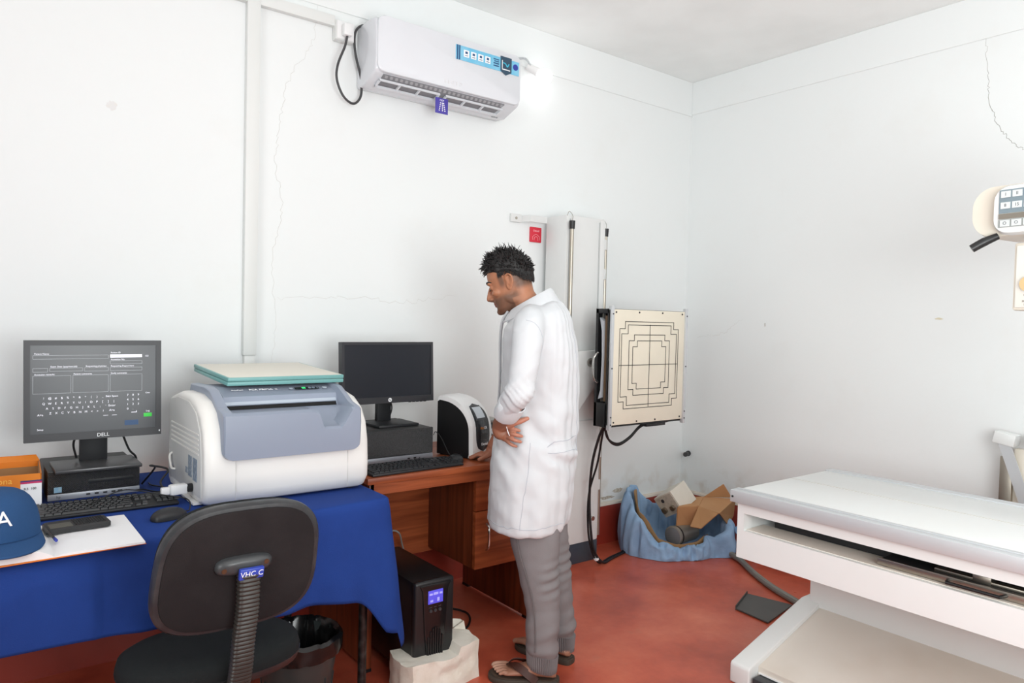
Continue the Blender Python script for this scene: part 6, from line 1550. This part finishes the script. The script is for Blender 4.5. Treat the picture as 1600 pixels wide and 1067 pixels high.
leg([(0.80, 0.09, -0.09, -0.08, 0.070), (0.60, 0.085, -0.09, -0.085, 0.075), (0.45, 0.05, -0.105, -0.085, 0.080), (0.33, 0.02, -0.122, -0.080, 0.076), (0.22, -0.012, -0.134, -0.075, 0.064), (0.15, -0.026, -0.140, -0.072, 0.058), (0.115, -0.030, -0.138, -0.070, 0.054), (0.095, -0.038, -0.132, -0.070, 0.048)])
tr_ = voxel(b, 0.005, 3, 0.5); tr_.bm.normal_update()
off = {}
for v in tr_.bm.verts:
    p = v.co
    low = ssf(0.45, 0.12, p.z)
    d = noise.noise(Vector((p.x * 9, p.y * 9, p.z * 26 + p.x * 10))) * 0.006 * (0.35 + low) + noise.noise(Vector((p.x * 5, p.y * 5 + 3, p.z * 7))) * 0.008
    d += 0.005 * math.exp(-((p.z - 0.135) / 0.02) ** 2)
    d += 0.004 * sin(p.z * 160 + p.x * 30) * math.exp(-((p.z - 0.40) / 0.07) ** 2) * ssf(0.0, -0.06, p.x)
    off[v] = v.normal * d
for v, o_ in off.items(): v.co += o_
tro = tr_.build('trousers', PANTS, pn, ang=80)
for (cx, cy, zc, ax_, ay_, lean) in ((-0.034, 0.139, 0.082, 0.057, 0.053, 0), (-0.086, -0.070, 0.076, 0.052, 0.050, 0)):
    b = MB(); rings = []
    for z, s_ in ((-0.030, 0.90), (-0.028, 0.97), (-0.005, 1.0), (0.02, 1.03), (0.034, 1.06)):
        rings.append([(cx + ax_ * s_ * (1 + 0.05 * sin(j * pi / 2)) * cos(2 * pi * j / 180), cy + ay_ * s_ * (1 + 0.05 * sin(j * pi / 2)) * sin(2 * pi * j / 180), zc + z + 0.010 * cos(2 * pi * j / 180)) for j in range(180)])
    b.loft(rings); b.build('ribbed_cuff', PANTS, tro, ang=80)
b = MB(); b.tube([(0.075, 0.178, 0.60), (0.055, 0.186, 0.5), (0.02, 0.192, 0.40), (-0.005, 0.195, 0.30), (-0.015, 0.202, 0.2), (-0.015, 0.205, 0.14)], 0.0016, 6, 5); b.build('side_seam', mat('seam_dark', srgb(104, 98, 98), 0.9), tro)

# ---------------------------------------------------------------- sandals
def sandal(ank, hd, side):
    F = Matrix.Translation((ank[0], ank[1], 0)) @ Matrix.Rotation(hd, 4, 'Z')
    b = MB(); b.M = F
    out = [(-0.068, 0), (-0.062, 0.026), (-0.03, 0.036), (0.03, 0.036), (0.09, 0.049), (0.14, 0.052), (0.18, 0.040), (0.202, 0.015), (0.205, -0.012), (0.19, -0.038), (0.14, -0.050), (0.09, -0.046), (0.03, -0.034), (-0.03, -0.034), (-0.062, -0.024)]
    sm_ = [(p.x, p.y) for p in spline([(x, y, 0) for x, y in out + out[:1]], 4)][:-1]
    b.loft([[(x, y, 0.0) for x, y in sm_], [(x * 1.01, y * 1.04, 0.006) for x, y in sm_], [(x * 1.01, y * 1.04, 0.016) for x, y in sm_], [(x, y, 0.022) for x, y in sm_]])
    so = b.build('sandal', SOLE, pn, ang=50)
    b = MB(); b.M = F; b.loft([[(x * 0.93 + 0.004, y * 0.9, 0.021) for x, y in sm_], [(x * 0.93 + 0.004, y * 0.9, 0.0245) for x, y in sm_]]); b.build('insole', mat('insole_brown', srgb(74, 60, 50), 0.6), so)
    b = MB(); b.M = F
    for s_ in (1, -1):
        P_ = spline([(0.135, -0.018 * side, 0.052), (0.115, s_ * 0.018 - 0.010 * side, 0.066), (0.080, s_ * 0.034, 0.064), (0.045, s_ * 0.0425, 0.044), (0.015, s_ * 0.040, 0.020)], 6)
        rings = []
        for i, p in enumerate(P_):
            t_ = (P_[min(i + 1, len(P_) - 1)] - P_[max(i - 1, 0)]).normalized()
            up = Vector((0, s_ * min(1, abs(p.y) * 26), 1.0)).normalized(); sd = t_.cross(up).normalized(); w_ = 0.009 + 0.006 * min(1, i / 10)
            rings.append([p + sd * w_ + up * 0.002, p - sd * w_ + up * 0.002, p - sd * w_ - up * 0.001, p + sd * w_ - up * 0.001])
        b.loft(rings)
    b.tube([(0.135, -0.018 * side, 0.052), (0.142, -0.020 * side, 0.040), (0.144, -0.021 * side, 0.022)], 0.004, 8, 4)
    b.build('strap', LEATHER, so, ang=50)
sandal((-0.035, 0.143), radians(2), 1)
sandal((-0.075, -0.062), radians(-24), -1)
